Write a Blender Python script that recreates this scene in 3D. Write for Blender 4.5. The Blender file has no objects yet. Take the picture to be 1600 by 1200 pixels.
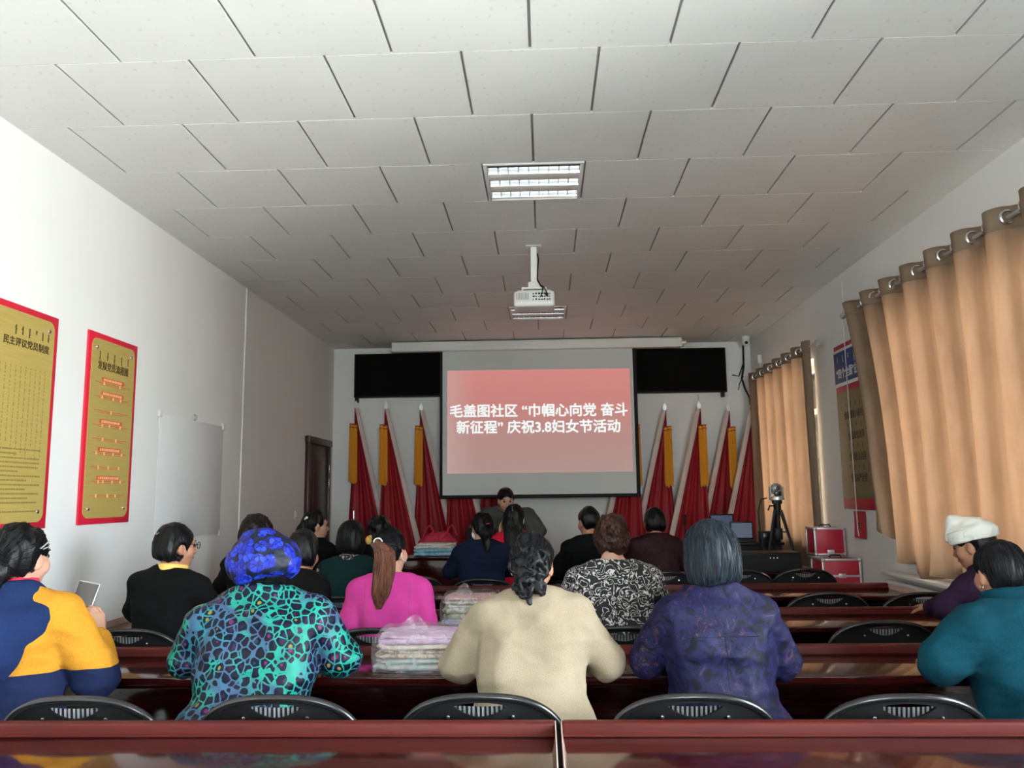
import bpy, bmesh, math, random
import numpy as np
from mathutils import Vector, Matrix

random.seed(7)
SC = bpy.context.scene
COL = SC.collection

# ------------------------------------------------------------------ camera
CAM_H = 1.42
FPX = 1258.4
YAW, PITCH, ROLL = 0.0371, 0.1375, -0.0117


def cam_axes():
    cy, sy, cp, sp = math.cos(YAW), math.sin(YAW), math.cos(PITCH), math.sin(PITCH)
    fw = Vector((-sy * cp, cy * cp, sp))
    rt = Vector((cy, sy, 0))
    up = rt.cross(fw)
    r2 = rt * math.cos(ROLL) + up * math.sin(ROLL)
    u2 = up * math.cos(ROLL) - rt * math.sin(ROLL)
    return fw, r2, u2


FW, RT, UP = cam_axes()
cam_data = bpy.data.cameras.new('camera')
cam_data.sensor_width = 36.0
cam_data.lens = FPX / 1600 * 36.0
cam_data.clip_start = 0.05
cam = bpy.data.objects.new('camera', cam_data)
COL.objects.link(cam)
cam.matrix_world = Matrix(((RT.x, UP.x, -FW.x, 0), (RT.y, UP.y, -FW.y, 0), (RT.z, UP.z, -FW.z, CAM_H), (0, 0, 0, 1)))
SC.camera = cam

# ------------------------------------------------------------------ world, daylight, exposure
SC.view_settings.view_transform = 'Standard'
SC.view_settings.look = 'None'
SC.view_settings.exposure = 0.0
SC.view_settings.gamma = 1.0
SC.view_settings.use_curve_mapping = False
SKY_STRENGTH = 51.0
world = bpy.data.worlds.new('overcast_sky')
SC.world = world
world.use_nodes = True
wn = world.node_tree
wn.nodes.clear()
w_out = wn.nodes.new('ShaderNodeOutputWorld')
w_bg = wn.nodes.new('ShaderNodeBackground')
w_tc = wn.nodes.new('ShaderNodeTexCoord')
w_sep = wn.nodes.new('ShaderNodeSeparateXYZ')
w_ramp = wn.nodes.new('ShaderNodeValToRGB')
w_map = wn.nodes.new('ShaderNodeMapRange')
w_map.inputs['From Min'].default_value = -1
w_map.inputs['From Max'].default_value = 1
wn.links.new(w_tc.outputs['Generated'], w_sep.inputs[0])
wn.links.new(w_sep.outputs['Z'], w_map.inputs['Value'])
wn.links.new(w_map.outputs[0], w_ramp.inputs[0])
w_ramp.color_ramp.elements[0].position = 0.46
w_ramp.color_ramp.elements[0].color = (0.80, 0.78, 0.74, 1)
w_ramp.color_ramp.elements[1].position = 0.54
w_ramp.color_ramp.elements[1].color = (0.94, 1.0, 1.08, 1)
wn.links.new(w_ramp.outputs[0], w_bg.inputs['Color'])
w_bg.inputs['Strength'].default_value = SKY_STRENGTH
wn.links.new(w_bg.outputs[0], w_out.inputs[0])

# room extents (metres); the camera stands at x = 0, y = 0
XL, XR, YB, YF, ZC = -2.685, 2.663, -5.2, 10.22, 3.33
# windows in the right wall: (y0, y1, z0, z1); the two far ones are curtained
WINDOWS = [(7.88, 9.60, 0.95, 2.72), (4.05, 6.10, 0.95, 2.72), (-0.3, 2.2, 0.95, 2.72), (-3.9, -1.4, 0.95, 2.72)]
# and one unseen window behind the camera, added to brighten the far end: (x0, x1, z0, z1)
ADDED_BACK_WINDOWS = [(0.45, 2.35, 0.95, 2.72)]
for i, (a, b, c, d) in enumerate(WINDOWS):
    ld = bpy.data.lights.new('window_portal', 'AREA')
    ld.shape = 'RECTANGLE'
    ld.size = d - c
    ld.size_y = b - a
    ld.cycles.is_portal = True
    lo = bpy.data.objects.new('window_portal', ld)
    COL.objects.link(lo)
    lo.location = (XR + 0.27, (a + b) / 2, (c + d) / 2)
    lo.rotation_euler = (0, math.radians(90), 0)
for (a, b, c, d) in ADDED_BACK_WINDOWS:
    ld = bpy.data.lights.new('window_portal', 'AREA')
    ld.shape = 'RECTANGLE'
    ld.size = b - a
    ld.size_y = d - c
    ld.cycles.is_portal = True
    lo = bpy.data.objects.new('window_portal', ld)
    COL.objects.link(lo)
    lo.location = ((a + b) / 2, YB - 0.25, (c + d) / 2)
    lo.rotation_euler = (math.radians(90), 0, 0)


# ------------------------------------------------------------------ tagging
def tag(o, label=None, cat=None, group=None, kind=None):
    if label: o['label'] = label
    if cat: o['category'] = cat
    if group: o['group'] = group
    if kind: o['kind'] = kind
    return o


def thing(name, loc=(0, 0, 0), rz=0.0, label=None, cat=None, group=None):
    o = bpy.data.objects.new(name, None)
    o.empty_display_size = 0.1
    COL.objects.link(o)
    o.location = loc
    o.rotation_euler = (0, 0, rz)
    return tag(o, label, cat, group)


def dup(root, loc=None, rz=None, label=None, group=None):
    r = root.copy()
    COL.objects.link(r)
    if loc is not None: r.location = loc
    if rz is not None: r.rotation_euler = (0, 0, rz)
    if label: r['label'] = label
    if group: r['group'] = group
    for ch in list(root.children):
        c = ch.copy()
        COL.objects.link(c)
        c.parent = r
        for g in list(ch.children):
            d = g.copy()
            COL.objects.link(d)
            d.parent = c
    return r


def at(px, py, Y):
    """world point on the plane y = Y seen at photo pixel (px, py)"""
    d = FW + RT * ((px - 800) / FPX) - UP * ((py - 600) / FPX)
    t = Y / d.y
    return Vector((d.x * t, Y, d.z * t + CAM_H))


# ------------------------------------------------------------------ materials
def lin(h):
    h = h.lstrip('#')
    v = [int(h[i:i + 2], 16) / 255 for i in (0, 2, 4)]
    return tuple(c / 12.92 if c <= 0.04045 else ((c + 0.055) / 1.055) ** 2.4 for c in v)


class NT:
    """small node graph helper"""
    def __init__(s, name):
        s.m = bpy.data.materials.new(name)
        s.m.use_nodes = True
        s.t = s.m.node_tree
        s.b = s.t.nodes['Principled BSDF']
        s.out = s.t.nodes['Material Output']

    def n(s, kind, **kw):
        x = s.t.nodes.new('ShaderNode' + kind)
        for k, v in kw.items():
            if k in x.inputs:
                if hasattr(v, 'links') or isinstance(v, bpy.types.NodeSocket):
                    s.t.links.new(v, x.inputs[k])
                else:
                    x.inputs[k].default_value = v
            else:
                setattr(x, k, v)
        return x

    def l(s, a, b):
        s.t.links.new(a, b)

    def coord(s, scale=(1, 1, 1), rot=(0, 0, 0), kind='Object'):
        tc = s.n('TexCoord')
        mp = s.n('Mapping')
        mp.inputs['Scale'].default_value = scale
        mp.inputs['Rotation'].default_value = rot
        s.l(tc.outputs[kind], mp.inputs['Vector'])
        return mp.outputs[0]

    def math(s, op, a, b=0.0, clamp=False):
        x = s.n('Math', operation=op, use_clamp=clamp)
        for i, v in enumerate((a, b)):
            if isinstance(v, bpy.types.NodeSocket): s.l(v, x.inputs[i])
            else: x.inputs[i].default_value = v
        return x.outputs[0]

    def ramp(s, fac, stops, interp='LINEAR'):
        x = s.n('ValToRGB')
        x.color_ramp.interpolation = interp
        e = x.color_ramp.elements
        while len(e) < len(stops): e.new(0.5)
        for el, (p, c) in zip(e, stops):
            el.position = p
            el.color = (*c, 1) if len(c) == 3 else c
        s.l(fac, x.inputs[0])
        return x.outputs[0]

    def mix(s, fac, a, b):
        x = s.n('Mix', data_type='RGBA')
        for i, v in ((0, fac), (6, a), (7, b)):
            if isinstance(v, bpy.types.NodeSocket): s.l(v, x.inputs[i])
            else: x.inputs[i].default_value = v if i == 0 else (*v, 1)
        return x.outputs[2]

    def noise(s, vec, scale, detail=3, rough=0.5, dist=0.0):
        x = s.n('TexNoise', Scale=scale, Detail=detail, Roughness=rough, Distortion=dist)
        if vec is not None: s.l(vec, x.inputs['Vector'])
        return x.outputs[0]

    def bump(s, h, strength=0.3, dist=0.01):
        x = s.n('Bump', Strength=strength, Distance=dist)
        s.l(h, x.inputs['Height'])
        s.l(x.outputs[0], s.b.inputs['Normal'])

    def set(s, **kw):
        for k, v in kw.items():
            k = {'base': 'Base Color', 'rough': 'Roughness', 'metal': 'Metallic', 'spec': 'Specular IOR Level', 'sheen': 'Sheen Weight',
                 'coat': 'Coat Weight', 'emis': 'Emission Color', 'estr': 'Emission Strength', 'alpha': 'Alpha', 'ior': 'IOR'}.get(k, k)
            i = s.b.inputs[k]
            if isinstance(v, bpy.types.NodeSocket): s.l(v, i)
            else: i.default_value = (*v, 1) if (isinstance(v, tuple) and len(v) == 3) else v
        return s


def plain(name, col, rough=0.5, metal=0.0, spec=0.5, coat=0.0, var=0.06, vscale=9, bump=0.0, bscale=60, sheen=0.0, stretch=(1, 1, 1)):
    g = NT(name)
    c = lin(col) if isinstance(col, str) else col
    v = g.coord(stretch)
    nz = g.noise(v, vscale, 4)
    lo = tuple(x * (1 - var) for x in c)
    hi = tuple(min(1, x * (1 + var)) for x in c)
    g.set(base=g.ramp(nz, [(0.3, lo), (0.7, hi)]), rough=rough, metal=metal, spec=spec, coat=coat, sheen=sheen)
    if bump: g.bump(g.noise(v, bscale, 5, 0.6), bump, 0.004)
    return g.m


MT = {}
MT['wall'] = plain('wall_paint', (0.80, 0.80, 0.79), 0.75, var=0.015, vscale=2.5, bump=0.05, bscale=140)
MT['white_metal'] = plain('white_painted_metal', (0.78, 0.78, 0.76), 0.4, var=0.02)
MT['pvc'] = plain('white_plastic', (0.74, 0.74, 0.72), 0.45, var=0.03)
MT['grey_plastic'] = plain('grey_plastic', (0.32, 0.32, 0.32), 0.45, var=0.05)
MT['black_plastic'] = plain('black_plastic', (0.007, 0.007, 0.008), 0.45, spec=0.25, var=0.1)
MT['black_gloss'] = plain('black_gloss', (0.009, 0.009, 0.010), 0.25, var=0.1)
MT['black_cloth'] = plain('black_cloth', (0.010, 0.010, 0.011), 0.9, var=0.2, bump=0.2, bscale=200)
MT['vinyl_rim'] = plain('black_gloss_rim', (0.010, 0.010, 0.011), 0.25, var=0.1)
MT['vinyl'] = plain('black_vinyl', (0.006, 0.006, 0.007), 0.5, spec=0.3, var=0.15, bump=0.10, bscale=260)
MT['silver'] = plain('silver_metal', (0.75, 0.75, 0.76), 0.25, metal=1.0, var=0.03)
MT['alu'] = plain('aluminium_edge', (0.62, 0.62, 0.63), 0.38, metal=0.8, var=0.05)
MT['ribbed'] = plain('ribbed_grey_piping', (0.30, 0.31, 0.33), 0.35, metal=0.5, var=0.05)
MT['floor'] = None
MT['red_paint'] = plain('red_board', lin('#d2203a'), 0.4, var=0.03)
MT['red_paint_dark'] = plain('crimson_board', lin('#b01c35'), 0.45, var=0.03)
MT['blue_board'] = plain('blue_board', lin('#123a78'), 0.45, var=0.04)
MT['white_print'] = plain('white_print', (0.8, 0.8, 0.8), 0.5, var=0.01)
MT['ink'] = plain('dark_ink', lin('#4a3a1c'), 0.5, var=0.05)
MT['ink_soft'] = plain('faded_ink', lin('#87763c'), 0.5, var=0.05)
MT['orange_print'] = plain('orange_print', lin('#cf5a35'), 0.5, var=0.04)
MT['peach_print'] = plain('peach_print', lin('#f0b487'), 0.5, var=0.02)
MT['skin'] = None


def mk_floor():
    g = NT('floor_tiles')
    v = g.coord()
    br = g.n('TexBrick', offset=0.0, squash=1.0)
    br.inputs['Scale'].default_value = 1.0
    br.inputs['Brick Width'].default_value = 0.6
    br.inputs['Row Height'].default_value = 0.6
    br.inputs['Mortar Size'].default_value = 0.003
    br.inputs['Color1'].default_value = (0.50, 0.50, 0.49, 1)
    br.inputs['Color2'].default_value = (0.54, 0.54, 0.53, 1)
    br.inputs['Mortar'].default_value = (0.12, 0.12, 0.11, 1)
    g.l(v, br.inputs['Vector'])
    g.set(base=br.outputs['Color'], rough=0.25)
    return g.m


def mk_ribs():
    g = NT('ribbed_piping_stripes')
    w = g.n('TexWave', wave_type='BANDS', bands_direction='X', Scale=22.0)
    g.l(g.coord(), w.inputs['Vector'])
    g.set(base=g.ramp(w.outputs['Fac'], [(0.35, (0.02, 0.02, 0.022)), (0.6, (0.45, 0.46, 0.48))]), rough=0.35)
    return g.m


def mk_tile():
    """white ceiling board with a faint printed motif and pale grain"""
    g = NT('ceiling_board')
    v = g.coord()
    vo = g.n('TexVoronoi', feature='F1', Scale=16.0, Randomness=0.25)
    g.l(v, vo.inputs['Vector'])
    dots = g.math('LESS_THAN', vo.outputs['Distance'], 0.17)
    v2 = g.coord((1, 0.35, 1), (0, 0, 0.5))
    nz = g.noise(v2, 60, 2)
    d2 = g.math('MULTIPLY', dots, g.math('GREATER_THAN', nz, 0.5))
    big = g.noise(v, 1.4, 3)
    base = g.ramp(big, [(0.3, (0.74, 0.735, 0.72)), (0.7, (0.78, 0.775, 0.76))])
    g.set(base=g.mix(g.math('MULTIPLY', d2, 0.35), base, (0.56, 0.53, 0.50)), rough=0.55)
    return g.m


def mk_table():
    g = NT('red_lacquer_wood')
    v = g.coord((0.6, 9, 9))
    w = g.noise(v, 3.2, 6, 0.6, 1.2)
    base = g.ramp(w, [(0.25, lin('#220706')), (0.55, lin('#340b09')), (0.8, lin('#48130e'))])
    g.set(base=base, rough=0.12, spec=0.5, coat=0.2)
    g.b.inputs['Coat Roughness'].default_value = 0.05
    return g.m


def mk_lip():
    g = NT('red_lacquer_edge')
    v = g.coord((0.6, 9, 9))
    w = g.noise(v, 3.2, 6, 0.6, 1.2)
    g.set(base=g.ramp(w, [(0.25, lin('#3f1210')), (0.75, lin('#561b17'))]), rough=0.5, spec=0.2)
    return g.m


def mk_gold():
    g = NT('gold_plaque')
    v = g.coord((1, 1, 30))
    nz = g.noise(v, 6, 4)
    g.set(base=g.ramp(nz, [(0.3, lin('#b09a52')), (0.7, lin('#bca660'))]), rough=0.45, metal=0.1)
    return g.m


def mk_skin(name, a, b):
    g = NT(name)
    v = g.coord()
    nz = g.noise(v, 14, 4)
    g.set(base=g.ramp(nz, [(0.3, lin(a)), (0.7, lin(b))]), rough=0.5, spec=0.4)
    g.b.inputs['Subsurface Weight'].default_value = 0.12
    g.b.inputs['Subsurface Radius'].default_value = (0.012, 0.005, 0.003)
    g.bump(g.noise(v, 300, 3), 0.08, 0.002)
    return g.m


def mk_hair(name, a, b, rough=0.34, grain=(90, 90, 9)):
    g = NT(name)
    v = g.coord(grain)
    nz = g.noise(v, 1.0, 5, 0.65, 0.4)
    g.set(base=g.ramp(nz, [(0.35, lin(a)), (0.7, lin(b))]), rough=rough, spec=0.2)
    g.bump(nz, 0.5, 0.006)
    return g.m


def mk_curtain():
    """taupe blackout-ish cloth: grey brown where light falls on it, amber where the window shines through"""
    g = NT('curtain_cloth')
    v = g.coord((1, 1, 1))
    nz = g.noise(g.coord((14, 14, 3)), 1.0, 3)
    dcol = g.ramp(nz, [(0.3, lin('#7d6a58')), (0.7, lin('#8f7c69'))])
    tcol = g.ramp(nz, [(0.2, lin('#d89e74')), (0.8, lin('#e0a67c'))])
    di = g.n('BsdfDiffuse')
    g.l(dcol, di.inputs[0])
    tr = g.n('BsdfTranslucent')
    g.l(tcol, tr.inputs[0])
    mx = g.n('MixShader')
    mx.inputs[0].default_value = 0.052
    g.l(di.outputs[0], mx.inputs[1])
    g.l(tr.outputs[0], mx.inputs[2])
    g.l(mx.outputs[0], g.out.inputs[0])
    return g.m


def mk_glass():
    g = NT('window_glass')
    tr = g.n('BsdfTransparent')
    tr.inputs[0].default_value = (0.93, 0.96, 0.95, 1)
    gl = g.n('BsdfGlossy')
    gl.inputs['Roughness'].default_value = 0.02
    fr = g.n('Fresnel')
    fr.inputs[0].default_value = 1.45
    mx = g.n('MixShader')
    g.l(fr.outputs[0], mx.inputs[0])
    g.l(tr.outputs[0], mx.inputs[1])
    g.l(gl.outputs[0], mx.inputs[2])
    g.l(mx.outputs[0], g.out.inputs[0])
    return g.m


def mk_film():
    g = NT('clear_plastic_film')
    tr = g.n('BsdfTransparent')
    tr.inputs[0].default_value = (0.96, 0.95, 0.97, 1)
    pr = g.b
    g.set(base=(0.75, 0.70, 0.75), rough=0.15)
    nz = g.noise(g.coord(), 26, 4)
    f = g.ramp(nz, [(0.40, (0.12, 0.12, 0.12)), (0.70, (0.42, 0.42, 0.42))])
    mx = g.n('MixShader')
    g.l(f, mx.inputs[0])
    g.l(tr.outputs[0], mx.inputs[1])
    g.l(pr.outputs[0], mx.inputs[2])
    g.l(mx.outputs[0], g.out.inputs[0])
    return g.m


def mk_flag():
    g = NT('red_flag_satin')
    nz = g.noise(g.coord((40, 40, 3)), 1, 3)
    g.set(base=g.ramp(nz, [(0.3, lin('#840f1b')), (0.7, lin('#961521'))]), rough=0.55, spec=0.3)
    return g.m


def mk_slide():
    """the projected slide: coral at the top fading to dusty rose, paler at the left edge"""
    g = NT('projected_slide')
    tc = g.n('TexCoord')
    sp = g.n('SeparateXYZ')
    g.l(tc.outputs['Generated'], sp.inputs[0])
    vert = g.ramp(sp.outputs['Z'], [(0.0, lin('#a58982')), (0.35, lin('#ae7f79')), (0.65, lin('#c4736d')), (1.0, lin('#d27a74'))])
    left = g.ramp(sp.outputs['X'], [(0.0, (1, 1, 1)), (0.16, (0, 0, 0))])
    c = g.mix(g.math('MULTIPLY', left, 0.6), vert, lin('#c2a49e'))
    em = g.n('Emission')
    g.l(c, em.inputs[0])
    em.inputs[1].default_value = 0.80
    di = g.n('BsdfDiffuse')
    di.inputs[0].default_value = (0.35, 0.25, 0.25, 1)
    ad = g.n('AddShader')
    g.l(em.outputs[0], ad.inputs[0])
    g.l(di.outputs[0], ad.inputs[1])
    g.l(ad.outputs[0], g.out.inputs[0])
    return g.m


def glow(name, col, s):
    g = NT(name)
    nz = g.noise(g.coord(), 4, 2)
    g.set(base=(0.02, 0.02, 0.02), rough=0.4, estr=s)
    g.l(g.ramp(nz, [(0, tuple(x * .95 for x in col)), (1, col)]), g.b.inputs['Emission Color'])
    return g.m


def mk_leopard():
    g = NT('teal_leopard_brocade')
    v = g.coord((1, 1, 0.9))
    wob = g.n('TexNoise', Scale=22.0, Detail=2.0)
    g.l(v, wob.inputs['Vector'])
    vm = g.n('VectorMath', operation='SCALE')
    g.l(wob.outputs['Color'], vm.inputs[0])
    vm.inputs['Scale'].default_value = 0.018
    va = g.n('VectorMath', operation='ADD')
    g.l(v, va.inputs[0]); g.l(vm.outputs[0], va.inputs[1])
    ed = g.n('TexVoronoi', feature='DISTANCE_TO_EDGE', Scale=34.0, Randomness=0.95)
    g.l(va.outputs[0], ed.inputs['Vector'])
    ce = g.n('TexVoronoi', feature='F1', Scale=34.0, Randomness=0.95)
    g.l(va.outputs[0], ce.inputs['Vector'])
    spot = g.math('MULTIPLY', g.math('GREATER_THAN', ed.outputs['Distance'], 0.075), g.math('LESS_THAN', ce.outputs['Distance'], 0.66))
    core = g.math('LESS_THAN', ce.outputs['Distance'], 0.24)
    big = g.noise(v, 5.5, 3)
    net = g.ramp(big, [(0.30, lin('#10655c')), (0.44, lin('#1a8474')), (0.54, lin('#3a4a6a')), (0.66, lin('#167680'))])
    sp = g.n('SeparateColor')
    g.l(ce.outputs['Color'], sp.inputs[0])
    dark = g.ramp(sp.outputs[0], [(0.0, lin('#060a1a')), (0.4, lin('#090d22')), (0.7, lin('#140a22')), (1.0, lin('#050c16'))])
    cor = g.ramp(sp.outputs[1], [(0.0, lin('#0a1024')), (0.45, lin('#1e1238')), (0.68, lin('#5a1850')), (0.82, lin('#6f6a2e')), (0.95, lin('#163038'))], 'CONSTANT')
    inner = g.mix(core, dark, cor)
    g.set(base=g.mix(spot, net, inner), rough=0.5, spec=0.18)
    g.bump(ed.outputs['Distance'], 0.4, 0.01)
    return g.m


def mk_floral():
    g = NT('blue_floral_cloth')
    v = g.coord()
    wob = g.n('TexNoise', Scale=30.0, Detail=2.0)
    g.l(v, wob.inputs['Vector'])
    vm = g.n('VectorMath', operation='SCALE')
    g.l(wob.outputs['Color'], vm.inputs[0])
    vm.inputs['Scale'].default_value = 0.012
    va = g.n('VectorMath', operation='ADD')
    g.l(v, va.inputs[0]); g.l(vm.outputs[0], va.inputs[1])
    cl = g.n('TexVoronoi', feature='F1', Scale=17.0, Randomness=0.6)
    g.l(va.outputs[0], cl.inputs['Vector'])
    pe = g.n('TexVoronoi', feature='DISTANCE_TO_EDGE', Scale=48.0, Randomness=0.9)
    g.l(va.outputs[0], pe.inputs['Vector'])
    pc = g.n('TexVoronoi', feature='F1', Scale=48.0, Randomness=0.9)
    g.l(va.outputs[0], pc.inputs['Vector'])
    fl = g.math('LESS_THAN', cl.outputs['Distance'], 0.56)
    pt = g.math('GREATER_THAN', pe.outputs['Distance'], 0.07)
    sp = g.n('SeparateColor')
    g.l(pc.outputs['Color'], sp.inputs[0])
    blue = g.ramp(sp.outputs[0], [(0, lin('#101b88')), (0.5, lin('#1729ac')), (1, lin('#2540c4'))])
    edge = g.mix(pt, lin('#0c1458'), blue)
    g.set(base=g.mix(fl, lin('#0b1226'), edge), rough=0.55, spec=0.3)
    g.bump(pc.outputs['Distance'], 0.35, 0.006)
    return g.m


def mk_squiggle():
    g = NT('black_white_print')
    v = g.coord()
    nz = g.noise(v, 21, 2, 0.45, 0.6)
    k = g.math('FRACT', g.math('MULTIPLY', nz, 7.0))
    ln = g.math('LESS_THAN', g.math('ABSOLUTE', g.math('SUBTRACT', k, 0.5)), 0.10)
    vo = g.n('TexVoronoi', feature='F1', Scale=30.0)
    g.l(v, vo.inputs['Vector'])
    sp = g.n('SeparateColor')
    g.l(vo.outputs['Color'], sp.inputs[0])
    fl = g.math('MULTIPLY', g.math('LESS_THAN', vo.outputs['Distance'], 0.34), g.math('GREATER_THAN', sp.outputs[0], 0.55))
    v3 = g.n('TexVoronoi', feature='DISTANCE_TO_EDGE', Scale=75.0)
    g.l(v, v3.inputs['Vector'])
    fl = g.math('MULTIPLY', fl, g.math('GREATER_THAN', v3.outputs['Distance'], 0.1))
    f = g.math('MAXIMUM', ln, fl)
    g.set(base=g.mix(f, lin('#0d0c12'), lin('#c9c5c2')), rough=0.7)
    return g.m


def mk_brocade(name, a, b, c, scale=24):
    g = NT(name)
    v = g.coord()
    n1 = g.noise(v, scale, 6, 0.65, 1.5)
    n2 = g.noise(v, 5, 3)
    p = g.ramp(n1, [(0.40, lin(a)), (0.5, lin(b)), (0.56, lin(a)), (0.62, lin(c))])
    q = g.ramp(n1, [(0.42, lin(a)), (0.6, lin(b))])
    g.set(base=g.mix(g.ramp(n2, [(0.4, (0, 0, 0)), (0.6, (1, 1, 1))]), q, p), rough=0.6, spec=0.15)
    g.bump(n1, 0.25, 0.004)
    return g.m


def mk_wool(name, a, b, scale=220, bumpv=0.5):
    g = NT(name)
    v = g.coord()
    n1 = g.noise(v, scale, 4, 0.7)
    n2 = g.noise(v, 7, 3)
    f = g.math('ADD', g.math('MULTIPLY', n1, 0.6), g.math('MULTIPLY', n2, 0.4))
    g.set(base=g.ramp(f, [(0.35, lin(a)), (0.65, lin(b))]), rough=0.95, spec=0.12)
    g.bump(n1, bumpv, 0.004)
    return g.m


def mk_hoodie():
    """colour-block sweatshirt: amber chest and sleeves, navy hem and under-sleeve"""
    g = NT('colour_block_sweatshirt')
    tc = g.n('TexCoord')
    sp = g.n('SeparateXYZ')
    g.l(tc.outputs['Object'], sp.inputs[0])
    v = tc.outputs['Object']
    k = g.math('ADD', sp.outputs['Z'], g.math('MULTIPLY', g.noise(v, 6, 2), 0.015))
    hem = g.math('LESS_THAN', k, 0.835)
    am = g.ramp(g.noise(v, 150, 3), [(0.3, lin('#b0761f')), (0.7, lin('#bb842b'))])
    g.set(base=g.mix(hem, am, lin('#17203f')), rough=0.9, spec=0.15)
    g.bump(g.noise(v, 260, 3), 0.3, 0.003)
    return g.m


def mk_folded(name, cols, scale=34):
    g = NT(name)
    v = g.coord()
    vo = g.n('TexVoronoi', feature='SMOOTH_F1', Scale=scale, Randomness=1.0)
    g.l(v, vo.inputs['Vector'])
    nz = g.noise(v, scale * .6, 4, 0.6, 1.5)
    f = g.math('ADD', g.math('MULTIPLY', vo.outputs['Distance'], 0.5), g.math('MULTIPLY', nz, 0.5))
    n = len(cols)
    g.set(base=g.ramp(f, [(0.28 + 0.4 * i / max(1, n - 1), lin(c)) for i, c in enumerate(cols)]), rough=0.8)
    return g.m


MT['floor'] = mk_floor()
MT['rib_stripe'] = mk_ribs()
MT['tile'] = mk_tile()
MT['table'] = mk_table()
MT['lip'] = mk_lip()
MT['gold'] = mk_gold()
MT['skin'] = mk_skin('skin', '#a8755b', '#b5836b')
MT['skin_pale'] = mk_skin('pale_skin', '#b58871', '#c29884')
MT['skin_dark'] = mk_skin('tan_skin', '#9c6d52', '#ab7c62')
MT['hair_black'] = mk_hair('black_hair', '#070708', '#141316')
MT['hair_grey'] = mk_hair('blue_grey_hair', '#0c0f13', '#323d48')
MT['hair_dark'] = mk_hair('dark_hair', '#08080a', '#1d1d22')
MT['hair_brown'] = mk_hair('red_brown_hair', '#20130f', '#523228')
MT['hair_tail'] = mk_hair('brown_ponytail', '#3a211a', '#8a5a48', grain=(120, 120, 5))
MT['hair_soft'] = mk_hair('dark_brown_hair', '#14100f', '#2c2321')
MT['curtain'] = mk_curtain()
MT['curtain_hem'] = plain('curtain_hem_cloth', lin('#85725f'), .9, var=.06, vscale=14, spec=.1)
MT['glass'] = mk_glass()
MT['film'] = mk_film()
MT['flag'] = mk_flag()
MT['flag_hem'] = plain('white_flag_sleeve', lin('#cbbab4'), 0.7, var=0.04)
MT['tassel'] = plain('gold_tassel', lin('#dc9520'), 0.65, var=0.12, vscale=60, stretch=(60, 60, 2))
MT['slide'] = mk_slide()
MT['slide_text'] = glow('slide_lettering', (0.93, 1.0, 0.98), 0.92)
MT['screen_cloth'] = plain('matte_screen_cloth', (0.62, 0.65, 0.64), 0.85, var=0.01)
MT['leopard'] = mk_leopard()
MT['floral'] = mk_floral()
MT['squiggle'] = mk_squiggle()
MT['purple'] = mk_brocade('purple_blue_brocade', '#0a0a17', '#1b1b44', '#3c2c3e', 20)
MT['maroon'] = mk_brocade('dark_maroon_print', '#17090b', '#331216', '#241a1a', 16)
MT['cream'] = mk_wool('cream_wool', '#857764', '#988a76')
MT['teal'] = mk_wool('teal_wool', '#072e3a', '#0c4150')
MT['pink'] = mk_wool('pink_wool', '#b0307c', '#bb4089', bumpv=0.2)
MT['black_coat'] = mk_wool('black_coat', '#08090a', '#121314', bumpv=0.25)
MT['black_coat2'] = mk_wool('soft_black_coat', '#0a0a0b', '#161516', bumpv=0.25)
MT['green'] = mk_wool('dark_green_coat', '#0b1f20', '#12302f', bumpv=0.25)
MT['navy'] = mk_wool('navy_coat', '#0f1626', '#18213a', bumpv=0.25)
MT['plum'] = mk_wool('dark_plum_coat', '#1d1220', '#33203a', bumpv=0.3)
MT['red_shirt'] = mk_wool('red_knit', '#b3152c', '#c81c36', bumpv=0.3)
MT['olive'] = mk_wool('grey_olive_jacket', '#454a45', '#585c55', bumpv=0.3)
MT['hoodie'] = mk_hoodie()
MT['navy_fleece'] = mk_wool('navy_fleece', '#152344', '#1f2f58', bumpv=0.3)
MT['trousers'] = mk_wool('dark_trousers', '#0d0e12', '#181a20', bumpv=0.2)
MT['yellow_collar'] = plain('yellow_knit', lin('#e3bb62'), 0.8)
MT['red_scarf'] = plain('red_scarf_cloth', lin('#d61d42'), 0.75, var=0.2, vscale=60)
MT['white_cap'] = plain('white_cotton', (0.78, 0.77, 0.71), 0.85, var=0.04, bump=0.15, bscale=90)
MT['mask'] = plain('white_mask_cloth', (0.75, 0.75, 0.76), 0.8)
MT['shoe'] = plain('dark_leather_shoe', (0.015, 0.014, 0.014), 0.4)
MT['eye_white'] = plain('eye', (0.03, 0.02, 0.02), 0.15)
MT['lips'] = plain('lips', lin('#a85a52'), 0.45)
MT['phone_glass'] = plain('phone_glass', lin('#4d4846'), 0.12, var=0.05)
MT['door'] = plain('dark_brown_door', lin('#38201c'), 0.35, var=0.15, vscale=5, stretch=(8, 8, 0.6))
MT['lcd'] = glow('laptop_screen', lin('#4a5674'), 0.55)
MT['led'] = glow('white_indicator', (0.9, 0.95, 1.0), 1.5)
MT['tube'] = plain('fluorescent_tube', (0.85, 0.86, 0.84), 0.3)
MT['reflector'] = plain('mirror_reflector', (0.62, 0.62, 0.63), 0.12, metal=1.0, var=0.02)
MT['ledpanel'] = plain('black_led_panel', (0.005, 0.0045, 0.0045), 0.8, spec=0.08, bump=0.25, bscale=500)
MT['gap'] = plain('dark_void', (0.05, 0.05, 0.05), 0.9)
MT['tbar'] = plain('grey_ceiling_bar', (0.42, 0.41, 0.40), 0.5)
MT['pink_clip'] = plain('pink_hair_clip', lin('#d13a8c'), 0.3)
MT['steel'] = plain('dark_steel_tube', (0.03, 0.03, 0.032), 0.35, metal=0.6)


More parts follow.
